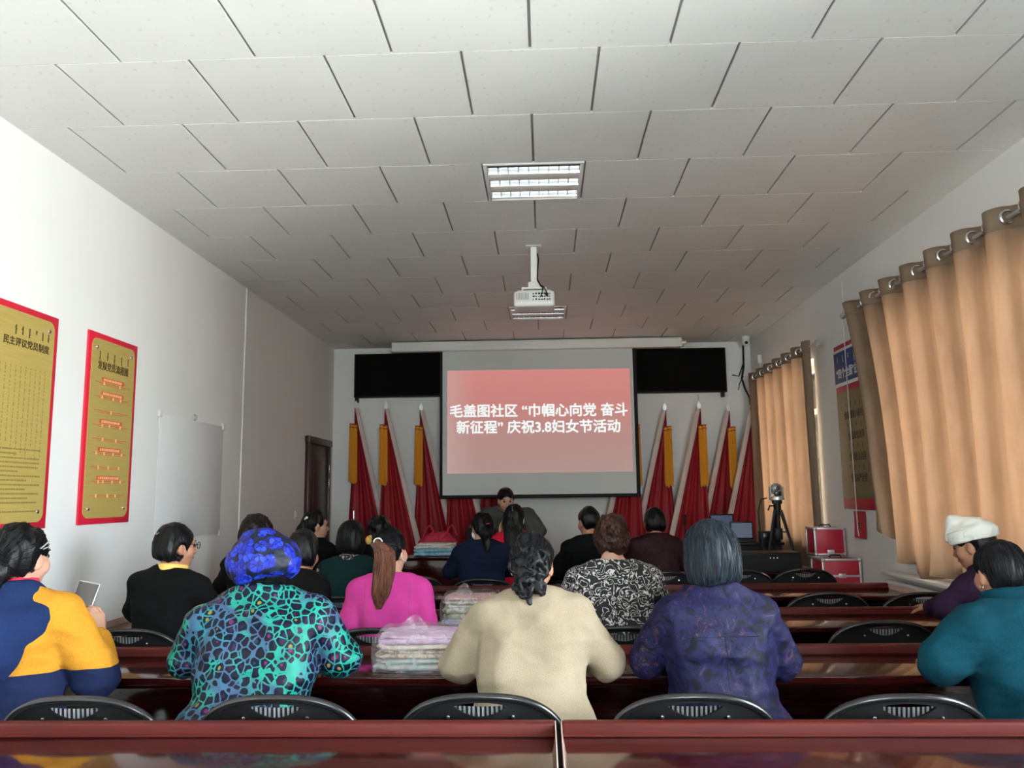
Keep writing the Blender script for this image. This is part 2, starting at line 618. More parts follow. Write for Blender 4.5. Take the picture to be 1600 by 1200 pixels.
# ------------------------------------------------------------------ mesh building
class MB:
    def __init__(s):
        s.bm = bmesh.new()

    def box(s, x0, x1, y0, y1, z0, z1, bev=0.0, seg=2, mat=None):
        r = bmesh.ops.create_cube(s.bm, size=1.0)
        vs = r['verts']
        sc = (x1 - x0, y1 - y0, z1 - z0)
        ce = ((x0 + x1) / 2, (y0 + y1) / 2, (z0 + z1) / 2)
        for v in vs:
            v.co = Vector((v.co.x * sc[0] + ce[0], v.co.y * sc[1] + ce[1], v.co.z * sc[2] + ce[2]))
        if bev > 0:
            es = list({e for v in vs for e in v.link_edges})
            r2 = bmesh.ops.bevel(s.bm, geom=es, offset=bev, segments=seg, profile=0.5, affect='EDGES')
            vs = list({v for f in r2['faces'] for v in f.verts} | {v for v in vs if v.is_valid})
        if mat is not None:
            for v in vs: v.co = mat @ v.co
        return vs

    def tube(s, pts, r, seg=8, closed=False, caps=True):
        pts = [Vector(p) for p in pts]
        n = len(pts)
        rs = r if isinstance(r, (list, tuple)) else [r] * n
        rings = []
        up = None
        for i, p in enumerate(pts):
            if closed: d = (pts[(i + 1) % n] - pts[i - 1])
            else: d = (pts[min(i + 1, n - 1)] - pts[max(i - 1, 0)])
            d = d.normalized() if d.length > 1e-9 else Vector((0, 0, 1))
            if up is None:
                up = Vector((0, 0, 1)) if abs(d.z) < 0.9 else Vector((1, 0, 0))
            a = d.cross(up)
            if a.length < 1e-6: a = d.cross(Vector((0.3, 1, 0.2)))
            a.normalize()
            up = a.cross(d).normalized()
            rings.append([s.bm.verts.new(p + (a * math.cos(t) + up * math.sin(t)) * rs[i]) for t in [2 * math.pi * k / seg for k in range(seg)]])
        m = n if closed else n - 1
        for i in range(m):
            A, B = rings[i], rings[(i + 1) % n]
            for k in range(seg):
                s.bm.faces.new((A[k], A[(k + 1) % seg], B[(k + 1) % seg], B[k]))
        if caps and not closed:
            s.bm.faces.new(rings[0][::-1])
            s.bm.faces.new(rings[-1])

    def lathe(s, prof, seg=24, M=None):
        """prof: list of (r, z)"""
        rings = []
        for r, z in prof:
            if r < 1e-6: rings.append([s.bm.verts.new((0, 0, z))])
            else: rings.append([s.bm.verts.new((r * math.cos(2 * math.pi * k / seg), r * math.sin(2 * math.pi * k / seg), z)) for k in range(seg)])
        for A, B in zip(rings, rings[1:]):
            for k in range(seg):
                k2 = (k + 1) % seg
                if len(A) == 1 and len(B) == 1: continue
                if len(A) == 1: s.bm.faces.new((A[0], B[k2], B[k]))
                elif len(B) == 1: s.bm.faces.new((A[k], A[k2], B[0]))
                else: s.bm.faces.new((A[k], A[k2], B[k2], B[k]))
        for R, rev in ((rings[0], True), (rings[-1], False)):
            if len(R) > 1: s.bm.faces.new(R[::-1] if rev else R)
        if M is not None:
            for R in rings:
                for v in R: v.co = M @ v.co

    def ball(s, c, r, seg=12):
        rr = r if isinstance(r, (tuple, list)) else (r, r, r)
        x = bmesh.ops.create_uvsphere(s.bm, u_segments=seg, v_segments=max(6, seg // 2 + 2), radius=1)
        for v in x['verts']: v.co = Vector((v.co.x * rr[0] + c[0], v.co.y * rr[1] + c[1], v.co.z * rr[2] + c[2]))

    def prism(s, poly, d0, d1, f):
        """poly: outline (a, b); f(a, b, d) -> point"""
        A = [s.bm.verts.new(f(a, b, d0)) for a, b in poly]
        B = [s.bm.verts.new(f(a, b, d1)) for a, b in poly]
        n = len(poly)
        s.bm.faces.new(A[::-1]); s.bm.faces.new(B)
        for i in range(n):
            j = (i + 1) % n
            s.bm.faces.new((A[i], A[j], B[j], B[i]))

    def ring_prism(s, outer, inner, d0, d1, f):
        """a plate between two outlines with equal point counts"""
        n = len(outer)
        O0 = [s.bm.verts.new(f(a, b, d0)) for a, b in outer]; O1 = [s.bm.verts.new(f(a, b, d1)) for a, b in outer]
        I0 = [s.bm.verts.new(f(a, b, d0)) for a, b in inner]; I1 = [s.bm.verts.new(f(a, b, d1)) for a, b in inner]
        for i in range(n):
            j = (i + 1) % n
            s.bm.faces.new((O0[j], O0[i], I0[i], I0[j]))
            s.bm.faces.new((O1[i], O1[j], I1[j], I1[i]))
            s.bm.faces.new((O0[i], O0[j], O1[j], O1[i]))
            s.bm.faces.new((I0[j], I0[i], I1[i], I1[j]))

    def grid(s, nu, nv, f, thick=0.0):
        V = [[s.bm.verts.new(f(i / (nu - 1), j / (nv - 1))) for j in range(nv)] for i in range(nu)]
        for i in range(nu - 1):
            for j in range(nv - 1):
                s.bm.faces.new((V[i][j], V[i + 1][j], V[i + 1][j + 1], V[i][j + 1]))
        return V

    def build(s, name, mat, parent=None, smooth=True, angle=38, solid=0.0, recalc=True):
        if recalc: bmesh.ops.recalc_face_normals(s.bm, faces=s.bm.faces)
        if solid:
            geom = list(s.bm.faces)
            bmesh.ops.solidify(s.bm, geom=geom, thickness=solid)
        if smooth:
            ca = math.radians(angle)
            for f in s.bm.faces: f.smooth = True
            for e in s.bm.edges:
                if len(e.link_faces) == 2:
                    if e.calc_face_angle(0) > ca: e.smooth = False
        me = bpy.data.meshes.new(name)
        s.bm.to_mesh(me)
        s.bm.free()
        if mat is not None: me.materials.append(mat)
        o = bpy.data.objects.new(name, me)
        COL.objects.link(o)
        if parent is not None: o.parent = parent
        return o


def obj_np(name, V, Fq, mat, parent=None, smooth=True):
    me = bpy.data.meshes.new(name)
    nv, nf = len(V), len(Fq)
    me.vertices.add(nv)
    me.vertices.foreach_set('co', np.asarray(V, np.float32).ravel())
    me.loops.add(nf * 4)
    me.loops.foreach_set('vertex_index', np.asarray(Fq, np.int32).ravel())
    me.polygons.add(nf)
    me.polygons.foreach_set('loop_start', np.arange(0, nf * 4, 4, dtype=np.int32))
    me.polygons.foreach_set('use_smooth', np.full(nf, smooth))
    me.update(calc_edges=True)
    me.validate()
    if mat is not None: me.materials.append(mat)
    o = bpy.data.objects.new(name, me)
    COL.objects.link(o)
    if parent is not None: o.parent = parent
    return o


def text(body, size, origin, xd, yd, mat, parent, name, depth=0.001, bold=0.0, align='CENTER', sx=1.0, space=1.0, heavy=0.0):
    cu = bpy.data.curves.new('lettering', 'FONT')
    cu.body = body
    cu.size = size
    cu.align_x = align
    cu.align_y = 'CENTER'
    cu.extrude = depth
    cu.offset = bold
    cu.space_character = space
    cu.resolution_u = 3
    tmp = bpy.data.objects.new('lettering', cu)
    COL.objects.link(tmp)
    dg = bpy.context.evaluated_depsgraph_get()
    me = bpy.data.meshes.new_from_object(tmp.evaluated_get(dg))
    bpy.data.objects.remove(tmp)
    bpy.data.curves.remove(cu)
    xd, yd = Vector(xd).normalized(), Vector(yd).normalized()
    zd = xd.cross(yd)
    o3 = Vector(origin)
    if heavy:       # bold weight: the outline repeated a hair's breadth around itself
        bm = bmesh.new()
        for k in range(9):
            b0 = len(bm.verts)
            bm.from_mesh(me)
            bm.verts.ensure_lookup_table()
            dx, dy = (0, 0) if k == 8 else (heavy * math.cos(k * math.pi / 4), heavy * math.sin(k * math.pi / 4))
            for v in bm.verts[b0:]: v.co += Vector((dx, dy, k * .00002))
        bm.to_mesh(me); bm.free()
    for v in me.vertices:
        v.co = o3 + xd * (v.co.x * sx) + yd * v.co.y + zd * v.co.z
    me.materials.clear()
    me.materials.append(mat)
    me.name = name
    o = bpy.data.objects.new(name, me)
    COL.objects.link(o)
    if parent is not None: o.parent = parent
    return o


def tagged(o, *a, **k):
    return tag(o, *a, **k)


# ------------------------------------------------------------------ room shell
def structure(name, mb, mat, **kw):
    return tag(mb.build(name, mat, **kw), kind='structure')


m = MB(); m.box(XL - .3, XR + .3, YB - .3, YF + .3, -0.12, 0.0); structure('floor', m, MT['floor'])
m = MB(); m.box(XL - .24, XL, YB - .24, YF + .24, 0, ZC + .25)
structure('wall_left', m, MT['wall'])
m = MB(); m.box(XL, XR, YF, YF + .24, 0, ZC + .25); structure('wall_front', m, MT['wall'])
m = MB()
xs = [XL] + [v for w in ADDED_BACK_WINDOWS for v in w[:2]] + [XR]
for i in range(0, len(xs), 2): m.box(xs[i], xs[i + 1], YB - .24, YB, 0, ZC + .25)
for (a, b, c, d) in ADDED_BACK_WINDOWS:
    m.box(a, b, YB - .24, YB, 0, c)
    m.box(a, b, YB - .24, YB, d, ZC + .25)
structure('wall_back', m, MT['wall'])
m = MB()
ys = [YB - .24] + [v for w in sorted(WINDOWS) for v in (w[0], w[1])] + [YF + .24]
for i in range(0, len(ys), 2): m.box(XR, XR + .26, ys[i], ys[i + 1], 0, ZC + .25)
for (a, b, c, d) in WINDOWS:
    m.box(XR, XR + .26, a, b, 0, c)
    m.box(XR, XR + .26, a, b, d, ZC + .25)
bmesh.ops.remove_doubles(m.bm, verts=m.bm.verts, dist=1e-5)
structure('wall_right', m, MT['wall'])

# the boarded ceiling, laid in running bond
TILE0_Y, TILE0_X = 3.2523, -0.3264
LIGHT_ROWS = (2, 8)
m = MB()
row = math.floor((YB - TILE0_Y) / .6)
while TILE0_Y + row * .6 < YF:
    y0, y1 = TILE0_Y + row * .6, TILE0_Y + (row + 1) * .6
    off = TILE0_X + (0.3 if row % 2 else 0.0)
    k = math.floor((XL - off) / .6)
    while off + k * .6 < XR:
        x0, x1 = off + k * .6, off + (k + 1) * .6
        if not (row in LIGHT_ROWS and k == 0):
            a, b = max(x0 + .0065, XL), min(x1 - .0065, XR)
            c, d = max(y0 + .0035, YB), min(y1 - .0035, YF)
            if b - a > .01 and d - c > .01: m.box(a, b, c, d, ZC, ZC + .012)
        k += 1
    row += 1
structure('ceiling', m, MT['tile'], smooth=False)
m = MB()
m.box(XL, XR, YB, YF, ZC + .20, ZC + .24)
structure('ceiling_void', m, MT['gap'])
m = MB()
row = math.floor((YB - TILE0_Y) / .6)
while TILE0_Y + row * .6 < YF:
    y0 = TILE0_Y + row * .6
    if YB < y0 < YF: m.box(XL, XR, y0 - .012, y0 + .012, ZC + .012, ZC + .020)
    off = TILE0_X + (0.3 if row % 2 else 0.0)
    k = math.floor((XL - off) / .6)
    while off + k * .6 < XR:
        x0 = off + k * .6
        if XL < x0 < XR: m.box(x0 - .012, x0 + .012, max(YB, y0), min(YF, y0 + .6), ZC + .014, ZC + .022)
        k += 1
    row += 1
structure('ceiling_trim', m, MT['tbar'], smooth=False)

# skirting
m = MB(); m.box(XL, XL + .012, YB, 8.98, 0, .10); structure('baseboard_left', m, MT['pvc'])
m = MB(); m.box(XR - .012, XR, YB, YF, 0, .10); structure('baseboard_right', m, MT['pvc'])
m = MB(); m.box(XL + .02, XR - .02, YF - .012, YF, 0, .10); structure('baseboard_front', m, MT['pvc'])

# door in the left wall, near the front
dr = tag(bpy.data.objects.new('door_1', None), kind='structure'); COL.objects.link(dr)
dr.location = (XL, 9.5, 0)
m = MB()
m.box(.0, .05, -.47, -.40, 0, 2.06, .006); m.box(.0, .05, .40, .47, 0, 2.06, .006); m.box(-.0, .06, -.49, .49, 2.04, 2.12, .008)
m.build('door_frame', MT['door'], dr)
m = MB()
m.box(0, .022, -.40, .40, 0.01, 2.04, .003)
for z0, z1 in ((.15, .85), (1.0, 1.92)):
    m.box(.02, .032, -.30, .30, z0, z1, .01)
    m.box(.03, .038, -.24, .24, z0 + .06, z1 - .06, .006)
leaf = m.build('door_leaf', MT['door'], dr)
m = MB(); m.box(.022, .035, .33, .37, .95, 1.12, .004); m.tube([(.035, .35, 1.05), (.075, .35, 1.05), (.075, .25, 1.05)], .008, 8)
m.build('door_handle', MT['silver'], leaf)
for zz in (1.55, 1.72):
    m = MB(); m.box(.045, .052, .385, .398, zz, zz + .1, .001); m.build('hinge', MT['silver'], dr)

# windows (frames, sashes, glass)
for i, (a, b, c, d) in enumerate(WINDOWS + ADDED_BACK_WINDOWS):
    w = tag(bpy.data.objects.new('window_%d' % (i + 1), None), kind='structure'); COL.objects.link(w)
    w.location = (XR + .16, (a + b) / 2, c)
    if i >= len(WINDOWS):  # the added rear window, set into the wall behind the camera
        w.location = ((a + b) / 2, YB - .16, c)
        w.rotation_euler = (0, 0, math.radians(-90))
    hw, H = (b - a) / 2, d - c
    m = MB()
    for y0, y1, z0, z1 in ((-hw, -hw + .06, 0, H), (hw - .06, hw, 0, H), (-hw + .06, hw - .06, 0, .06), (-hw + .06, hw - .06, H - .06, H),
                           (-.035, .035, .06, H - .06), (-hw + .06, -.035, H * .72, H * .72 + .05), (.035, hw - .06, H * .72, H * .72 + .05)):
        m.box(0, .06, y0, y1, z0, z1, .004)
    m.build('window_frame', MT['pvc'], w)
    m = MB()
    for y0, y1 in ((-hw + .06, -.035), (.035, hw - .06)):
        for z0, z1 in ((.06, H * .72), (H * .72 + .05, H - .06)):
            m.box(.028, .032, y0, y1, z0, z1)
    m.build('window_pane', MT['glass'], w)
    m = MB(); m.box(-.24, .0, -hw - .05, hw + .05, -.035, -.002, .006); m.build('window_sill', MT['pvc'], w)

# the surface conduit on the left wall
m = MB(); m.box(XL, XL + .012, 7.078, 7.098, .1, ZC, .003); structure('trim_1', m, MT['wall'])


# ------------------------------------------------------------------ ceiling lights
def ceiling_light(y0, label):
    x0 = TILE0_X
    t = thing('ceiling_light', (x0 + .3, y0 + .3, ZC), 0, label, 'ceiling light', 'grid ceiling lights')
    m = MB()
    W = .295
    for a, b, c, d in ((-W, W, -W, -W + .02), (-W, W, W - .02, W), (-W, -W + .02, -W + .02, W - .02), (W - .02, W, -W + .02, W - .02)):
        m.box(a, b, c, d, -.006, .09, .002)
    m.box(-W + .02, W - .02, -W + .02, W - .02, .085, .09)
    m.build('frame', MT['white_metal'], t)
    m = MB()
    for yy in (-.095, .095): m.box(-W + .02, W - .02, yy - .045, yy + .045, -.003, .0, .001)
    m.build('cover_strip', MT['white_metal'], t)
    for yy in (-.19, 0, .19):
        m = MB()
        h = .05 if yy == 0 else .05
        prof = [(-h, 0), (-h * .8, .035), (-h * .4, .065), (0, .075), (h * .4, .065), (h * .8, .035), (h, 0)]
        pr = [(yy + a, b) for a, b in prof]
        V = [[m.bm.verts.new((x, a, b)) for a, b in pr] for x in (-W + .022, W - .022)]
        for k in range(len(pr) - 1): m.bm.faces.new((V[0][k], V[0][k + 1], V[1][k + 1], V[1][k]))
        rf = m.build('reflector', MT['reflector'], t, recalc=False)
        for k in range(1, 9):
            m = MB()
            x = -W + .022 + (2 * W - .044) * k / 9
            m.prism([(yy + a * .96, b * .95) for a, b in prof], x - .0015, x + .0015, lambda a, b, d: (d, a, b))
            m.build('louvre', MT['white_metal'], rf, smooth=False)
        m = MB(); m.tube([(-W + .03, yy, .045), (W - .03, yy, .045)], .013, 10); m.build('tube', MT['tube'], rf)
    return t


ceiling_light(TILE0_Y + 2 * .6, 'square louvred ceiling light nearer than the projector, the larger one in view')
ceiling_light(TILE0_Y + 8 * .6, 'square louvred ceiling light beyond the projector, close to the screen')

# ------------------------------------------------------------------ projector hanging from the ceiling
t = thing('projector', (-.045, 6.06, 0), 0, 'white projector hanging from the ceiling on a slotted pole', 'projector')
m = MB()
m.box(-.024, .024, -.02, .02, 3.03, ZC + .012, .004)
for z in (3.08, 3.16, 3.25): m.lathe([(.006, 0), (.006, .003)], 8, Matrix.Translation((0, -.0205, z)) @ Matrix.Rotation(math.pi / 2, 4, 'X'))
m.build('ceiling_pole', MT['white_metal'], t)
m = MB(); m.box(-.06, .06, -.06, .06, ZC - .006, ZC - .001, .002); m.build('ceiling_plate', MT['white_metal'], t)
m = MB()
m.box(-.045, .045, -.035, .035, 3.00, 3.045, .005); m.box(-.09, .09, -.05, .05, 2.985, 3.0, .003)
for sx in (-1, 1):
    m.box(sx * .09 - .006, sx * .09 + .006, -.05, .05, 2.955, 3.0, .002)
m.build('mount_bracket', MT['white_metal'], t)
m = MB()
m.box(-.155, .155, -.11, .13, 2.835, 2.955, .022, 4)
m.box(-.125, .125, -.10, .11, 2.95, 2.962, .004)
body = m.build('housing', MT['white_metal'], t)
m = MB(); m.box(-.140, .140, -.114, -.108, 2.872, 2.950, .004); m.build('rear_panel', MT['pvc'], t)
m = MB()
for k in range(9): m.box(-.135 + k * .0108, -.135 + k * .0108 + .006, -.1165, -.1135, 2.885, 2.938)
m.build('vent_grille', MT['grey_plastic'], t)
m = MB()
rng = random.Random(3)
for r in range(3):
    for k in range(7):
        x = -.012 + k * .021
        w = rng.choice((.008, .012, .016))
        m.box(x, x + w, -.118, -.113, 2.882 + r * .022, 2.882 + r * .022 + rng.choice((.008, .012)), .001)
m.lathe([(.014, 0), (.014, .006), (.008, .008)], 14, Matrix.Translation((.095, -.113, 2.925)) @ Matrix.Rotation(math.pi / 2, 4, 'X'))
m.build('port_panel', MT['black_plastic'], t)
m = MB(); m.lathe([(.0, .03), (.03, .03), (.036, 0), (.036, -.02)], 18, Matrix.Translation((.07, .135, 2.89)) @ Matrix.Rotation(-math.pi / 2, 4, 'X')); m.build('lens', MT['black_gloss'], t)
m = MB()
m.tube([(.03, -.03, 3.27), (.038, -.035, 3.22), (.03, -.035, 3.14), (.026, -.04, 3.06), (.05, -.06, 3.01), (.075, -.10, 2.985), (.09, -.135, 2.95), (.095, -.125, 2.925)], .005, 8)
m.tube([(.028, -.045, 3.05), (.05, -.075, 3.0), (.065, -.12, 2.975), (.06, -.14, 2.93), (.045, -.118, 2.90)], .004, 8)
m.build('cable', MT['black_plastic'], t)

# ------------------------------------------------------------------ pull-down screen with its slide
t = thing('projection_screen', (-.05, 9.80, 0), 0, 'large pull-down projection screen showing a red slide with white lettering', 'projection screen')
m = MB()
m.box(-1.80, 1.77, -.06, .06, 3.195, 3.315, .014, 3)
m.box(-1.80, 1.77, -.066, -.058, 3.20, 3.225, .003)
m.build('casing', MT['white_metal'], t)
m = MB(); m.tube([(1.77, 0, 3.255), (1.80, 0, 3.255)], .05, 20); m.tube([(1.80, 0, 3.255), (1.83, 0, 3.26)], .025, 14); m.build('motor_cap', MT['alu'], t)
sl, sr = -1.17, 1.17
m = MB(); m.box(sl - .035, sr + .045, .0, .002, 1.40, 3.21); m.build('black_border', MT['black_cloth'], t, smooth=False)
m = MB(); m.box(sl, sr, -.004, -.001, 1.43, 3.205); m.build('screen_fabric', MT['screen_cloth'], t, smooth=False)
m = MB(); m.tube([(sl - .04, 0, 1.405), (sr + .05, 0, 1.405)], .018, 10); m.build('bottom_bar', MT['black_plastic'], t)
m = MB()
V = [m.bm.verts.new(p) for p in ((-1.115, -.0055, 1.69), (1.135, -.0055, 1.69), (1.13, -.0055, 2.945), (-1.11, -.0055, 2.955))]
m.bm.faces.new(V)
m.build('slide_image', MT['slide'], t, smooth=False, recalc=False)
for body_, x_, z_ in (('毛盖图社区 “巾帼心向党 奋斗', .005, 2.435), ('新征程” 庆祝3.8妇女节活动', .0, 2.235)):
    text(body_, .168, (x_, -.008, z_), (1, 0, -.005), (0, 0, 1), MT['slide_text'], t, 'slide_lettering', .0005, heavy=.0042)

# black LED banner board behind it
t = thing('led_banner_board', (-.04, YF - .09, 2.66), 0, 'long unlit black LED banner board high on the front wall behind the screen', 'LED board')
m = MB(); m.box(-2.36, 2.37, 0, .088, .02, .585, .006); m.build('frame', MT['black_plastic'], t)
m = MB(); m.box(-2.34, 2.35, -.004, .001, .04, .565); m.build('display_panel', MT['ledpanel'], t, smooth=False)
for x in (-2.33, 2.32):
    m = MB(); m.box(x - .02, x + .02, .02, .085, -.04, .021, .003); m.build('bracket', MT['black_plastic'], t)

# ------------------------------------------------------------------ flags against the front wall
def flag(x, ztop, dirn, label, back=.2, fan=.42):
    """pole with spear head, satin cloth hanging in folds, pale sleeve along its outer edge, gold tassels"""
    t = thing('flag', (x, YF - back, 0), 0, label, 'flag', 'red flags along the front wall')
    m = MB(); m.tube([(0, 0, .06), (0, 0, ztop - .12)], .011, 8); m.build('pole', MT['silver'], t)
    m = MB(); m.lathe([(.13, 0), (.13, .015), (.03, .03), (.018, .08), (.018, .14)], 20); m.build('pole_base', MT['steel'], t)
    m = MB()
    m.prism([(0, ztop), (.027, ztop - .055), (.010, ztop - .105), (-.010, ztop - .105), (-.027, ztop - .055)], -.005, .005, lambda a, b, d: (a, d, b))
    m.tube([(0, 0, ztop - .14), (0, 0, ztop - .10)], .014, 8)
    m.build('spear_finial', MT['alu'], t)
    rng = random.Random(int(x * 100))
    ph = rng.random() * 6
    z1, z0 = ztop - .10, .52

    def edge(v):
        out = fan * (v * 1.55) ** 1.02 * 0.72
        inn = -.012 - .10 * max(0, v - .12) ** 1.1
        return inn, out

    def cloth(u, v):
        inn, out = edge(v)
        xx = inn + (out - inn) * u
        amp = .010 + .026 * v
        yy = -.026 - amp * (.6 + math.sin(u * 13 + ph + 1.5 * v) * .75 + .25 * math.sin(u * 29 + ph))
        return Vector((dirn * xx, yy, z1 + (z0 - z1) * v - .03 * math.sin(u * 7 + ph) * v))
    m = MB(); m.grid(44, 40, cloth); m.build('cloth', MT['flag'], t, angle=180)
    m = MB()

    def hem(u, v):
        inn, out = edge(v)
        xx = out + (u - .15) * (.058 + .012 * v)
        p = cloth(1.0, v)
        return Vector((dirn * xx, p.y - .012 + .02 * math.sin(u * 3), p.z))
    m.grid(6, 40, hem); m.build('white_sleeve', MT['flag_hem'], t, angle=180)
    for k in range(2):
        m = MB()
        xo = -dirn * (.018 - .045 * k) - dirn * .02
        zt = ztop - .30 - .01 * k
        m.tube([(xo, -.055, zt), (xo, -.06, zt - .09)], .026, 10)
        cap_o = m.build('tassel', MT['tassel'], t)
        m = MB()
        for q in range(26):
            aa = q * 2.4
            rr = .023 * math.sqrt((q + .5) / 26)
            ex = rng.uniform(-.006, .006)
            m.tube([(xo + rr * math.cos(aa), -.06 + rr * math.sin(aa), zt - .06), (xo + 1.2 * rr * math.cos(aa) + ex, -.062 + 1.2 * rr * math.sin(aa), zt - .72 + rng.uniform(-.03, .03))], .0055, 5)
        m.build('fringe', MT['tassel'], cap_o)
        m = MB()
        for zz in (zt - .005, zt - .045): m.tube([(xo + .027 * math.cos(a), -.057 + .027 * math.sin(a), zz) for a in [2 * math.pi * q / 12 for q in range(12)]], .005, 6, closed=True)
        m.build('cord_band', MT['flag'], cap_o)
    return t


FL = [(-2.36, 2.64, 1, 'red flag with gold tassels, first from the dark brown door'),
      (-1.95, 2.61, 1, 'red flag with gold tassels, second from the dark brown door'),
      (-1.53, 2.60, 1, 'red flag with gold tassels, third from the door, touching the screen edge'),
      (-1.12, 2.58, 1, 'red flag tucked behind the screen left side, only its lower cloth showing'),
      (-.72, 2.58, 1, 'red flag behind the screen next to the speaker in grey olive'),
      (1.13, 2.56, -1, 'red flag behind the right screen edge, only its lower cloth showing'),
      (1.535, 2.55, -1, 'red flag with gold tassels, first clear of the screen on the window side'),
      (1.935, 2.55, -1, 'red flag with gold tassels, second clear of the screen on the window side'),
      (2.32, 2.53, -1, 'red flag with gold tassel behind it, next to last before the window curtain'),
      (2.575, 2.53, -1, 'red flag in the corner against the far window curtain')]
for i, f_ in enumerate(FL): flag(f_[0], f_[1], f_[2], f_[3], back=(.13, .27)[i % 2])


# ------------------------------------------------------------------ wall posters, left wall
def poster_left(name, y0, y1, z0, z1, label):
    t = thing(name, (XL, (y0 + y1) / 2, (z0 + z1) / 2), 0, label, 'wall poster', 'gold plaques on the left wall')
    hw, hh = (y1 - y0) / 2, (z1 - z0) / 2
    m = MB(); m.box(.002, .014, -hw, hw, -hh, hh, .001); m.build('red_backing', MT['red_paint'], t)
    m = MB()
    r, q = .05, .035
    poly = []
    for cx, cz, a0 in ((hw - q - r, hh - q - r, 0), (-hw + q + r, hh - q - r, 90), (-hw + q + r, -hh + q + r, 180), (hw - q - r, -hh + q + r, 270)):
        for k in range(7):
            a = math.radians(a0 + 15 * k)
            poly.append((cx + r * math.cos(a), cz + r * math.sin(a)))
    m.prism(poly, .014, .018, lambda a, b, d: (d, a, b)); m.build('gold_plate', MT['gold'], t)
    for sy in (-1, 1):
        for sz in (-1, 1):
            m = MB(); m.lathe([(.012, 0), (.010, .006), (.0, .010)], 12, Matrix.Translation((.018, sy * (hw - .085), sz * (hh - .09))) @ Matrix.Rotation(math.pi / 2, 4, 'Y'))
            m.build('bolt', MT['silver'], t)
    return t


def script_marks(t, xs, z, x, mat, name, hs, side=1, seed=1):
    """short vertical strokes of the vertical script, with small hooks"""
    m = MB()
    rng = random.Random(seed)
    for y, h in zip(xs, hs):
        m.box(x - .0005, x + .0005, y - .0035, y + .0035, z - h, z)
        for k in range(3):
            zz = z - rng.random() * h
            s = rng.choice((-1, 1))
            w = rng.uniform(.004, .012)
            m.box(x - .0006, x + .0006, min(y, y + s * w), max(y, y + s * w), zz - .004, zz)
    return m.build(name, mat, t, smooth=False)


TX = .0190
t = poster_left('wall_plaque', 3.24, 4.28, 1.275, 2.42, 'large gold plaque on red board, cut off by the left edge, covered in small text')
text('民主评议党员制度', .047, (TX, .255, .375), (0, 1, 0), (0, 0, 1), MT['ink'], t, 'title_lettering', .0005, heavy=.0010)
script_marks(t, [.16, .215, .27, .325, .38, .43], .465, TX, MT['ink'], 'script_title', [.05, .045, .05, .02, .045, .045], seed=4)
m = MB(); rng = random.Random(5)
for k in range(22):
    y = -.42 + k * .04
    z = .26
    zend = -.12 - rng.random() * .12
    while z > zend:
        h = rng.uniform(.006, .02)
        m.box(TX - .0005, TX + .0003, y - .0012, y + .0012 + rng.choice((0, .002)), z - h, z)
        z -= h + rng.uniform(.005, .012)
m.build('script_columns', MT['ink_soft'], t, smooth=False)
m = MB()
for k in range(15):
    z = -.165 - k * .0225
    y = -.43
    yend = .42 - (rng.random() * .4 if k % 2 else 0)
    while y < yend:
        w = rng.uniform(.006, .016)
        m.box(TX - .0005, TX + .0003, y, y + w, z - .004, z + .004)
        y += w + rng.uniform(.002, .007)
m.build('small_lettering', MT['ink_soft'], t, smooth=False)

t = poster_left('wall_plaque', 4.585, 5.155, 1.28, 2.425, 'narrow gold plaque on red board with an orange flow chart')
text('发展党员流程图', .056, (TX, -.005, .375), (0, 1, 0), (0, 0, 1), MT['ink'], t, 'title_lettering', .0005, sx=.92, heavy=.0012)
script_marks(t, [-.165, -.08, 0, .085, .165], .465, TX, MT['ink'], 'script_title', [.055, .05, .06, .055, .045], seed=8)
m = MB(); m2 = MB(); rng = random.Random(9)
z = .275
for k, (hasbar, dots) in enumerate([(1, 2), (1, 3), (0, 1), (1, 3), (0, 2), (1, 4), (0, 3), (1, 4), (0, 3)]):
    zz = .275 - k * .085
    if hasbar: m.box(TX - .0005, TX + .0006, -.13, .13, zz + .008, zz + .034)
    if hasbar:
        yy = -.11
        while yy < .10:
            w = rng.uniform(.01, .022); m2.box(TX, TX + .0009, yy, yy + w, zz + .013, zz + .029); yy += w + .006
    m.box(TX - .0005, TX + .0004, -.20, .20 - (.08 if k in (6,) else 0), zz - .002, zz + .002)
    m.box(TX - .0005, TX + .0004, -.15, .15, zz - .012, zz - .009)
    for q in range(dots):
        y = -.17 + .34 * (q + .5) / dots + rng.uniform(-.02, .02)
        m2.box(TX - .0005, TX + .0008, y - .008, y + .008, zz - .012, zz + .008)
m.build('flow_chart_bars', MT['orange_print'], t, smooth=False)
m2.build('flow_chart_marks', MT['peach_print'], t, smooth=False)

# blank white sheet hung on the left wall
t = thing('white_sheet', (XL, 6.09, 1.58), 0, 'blank white sheet hung flat on the left wall between plaque and conduit', 'sheet')
m = MB(); m.box(.004, .008, -.565, .565, -.44, .44, .001); m.build('board', plain('off_white_sheet', (0.74, 0.75, 0.755), .5, var=.01), t)
for sy in (-1, 1):
    for sz in (-1, 1):
        m = MB(); m.box(.002, .016, sy * .565 - .025, sy * .565 + .025, sz * .44 - .025, sz * .44 + .025, .006); m.build('corner_clip', MT['pvc'], t)
m = MB(); m.tube([(.004, 0, .44), (.02, 0, .45), (.02, 0, .475), (.004, 0, .485)], .006, 8); m.build('hook', MT['grey_plastic'], t)

t = thing('light_switch', (XL, 8.72, 1.24), 0, 'small white light switch beside the dark brown door', 'light switch')
m = MB(); m.box(.001, .012, -.043, .043, -.043, .043, .004); m.build('plate', MT['pvc'], t)
m = MB(); m.box(.011, .017, -.018, .018, -.025, .025, .003); m.build('rocker', MT['white_metal'], t)

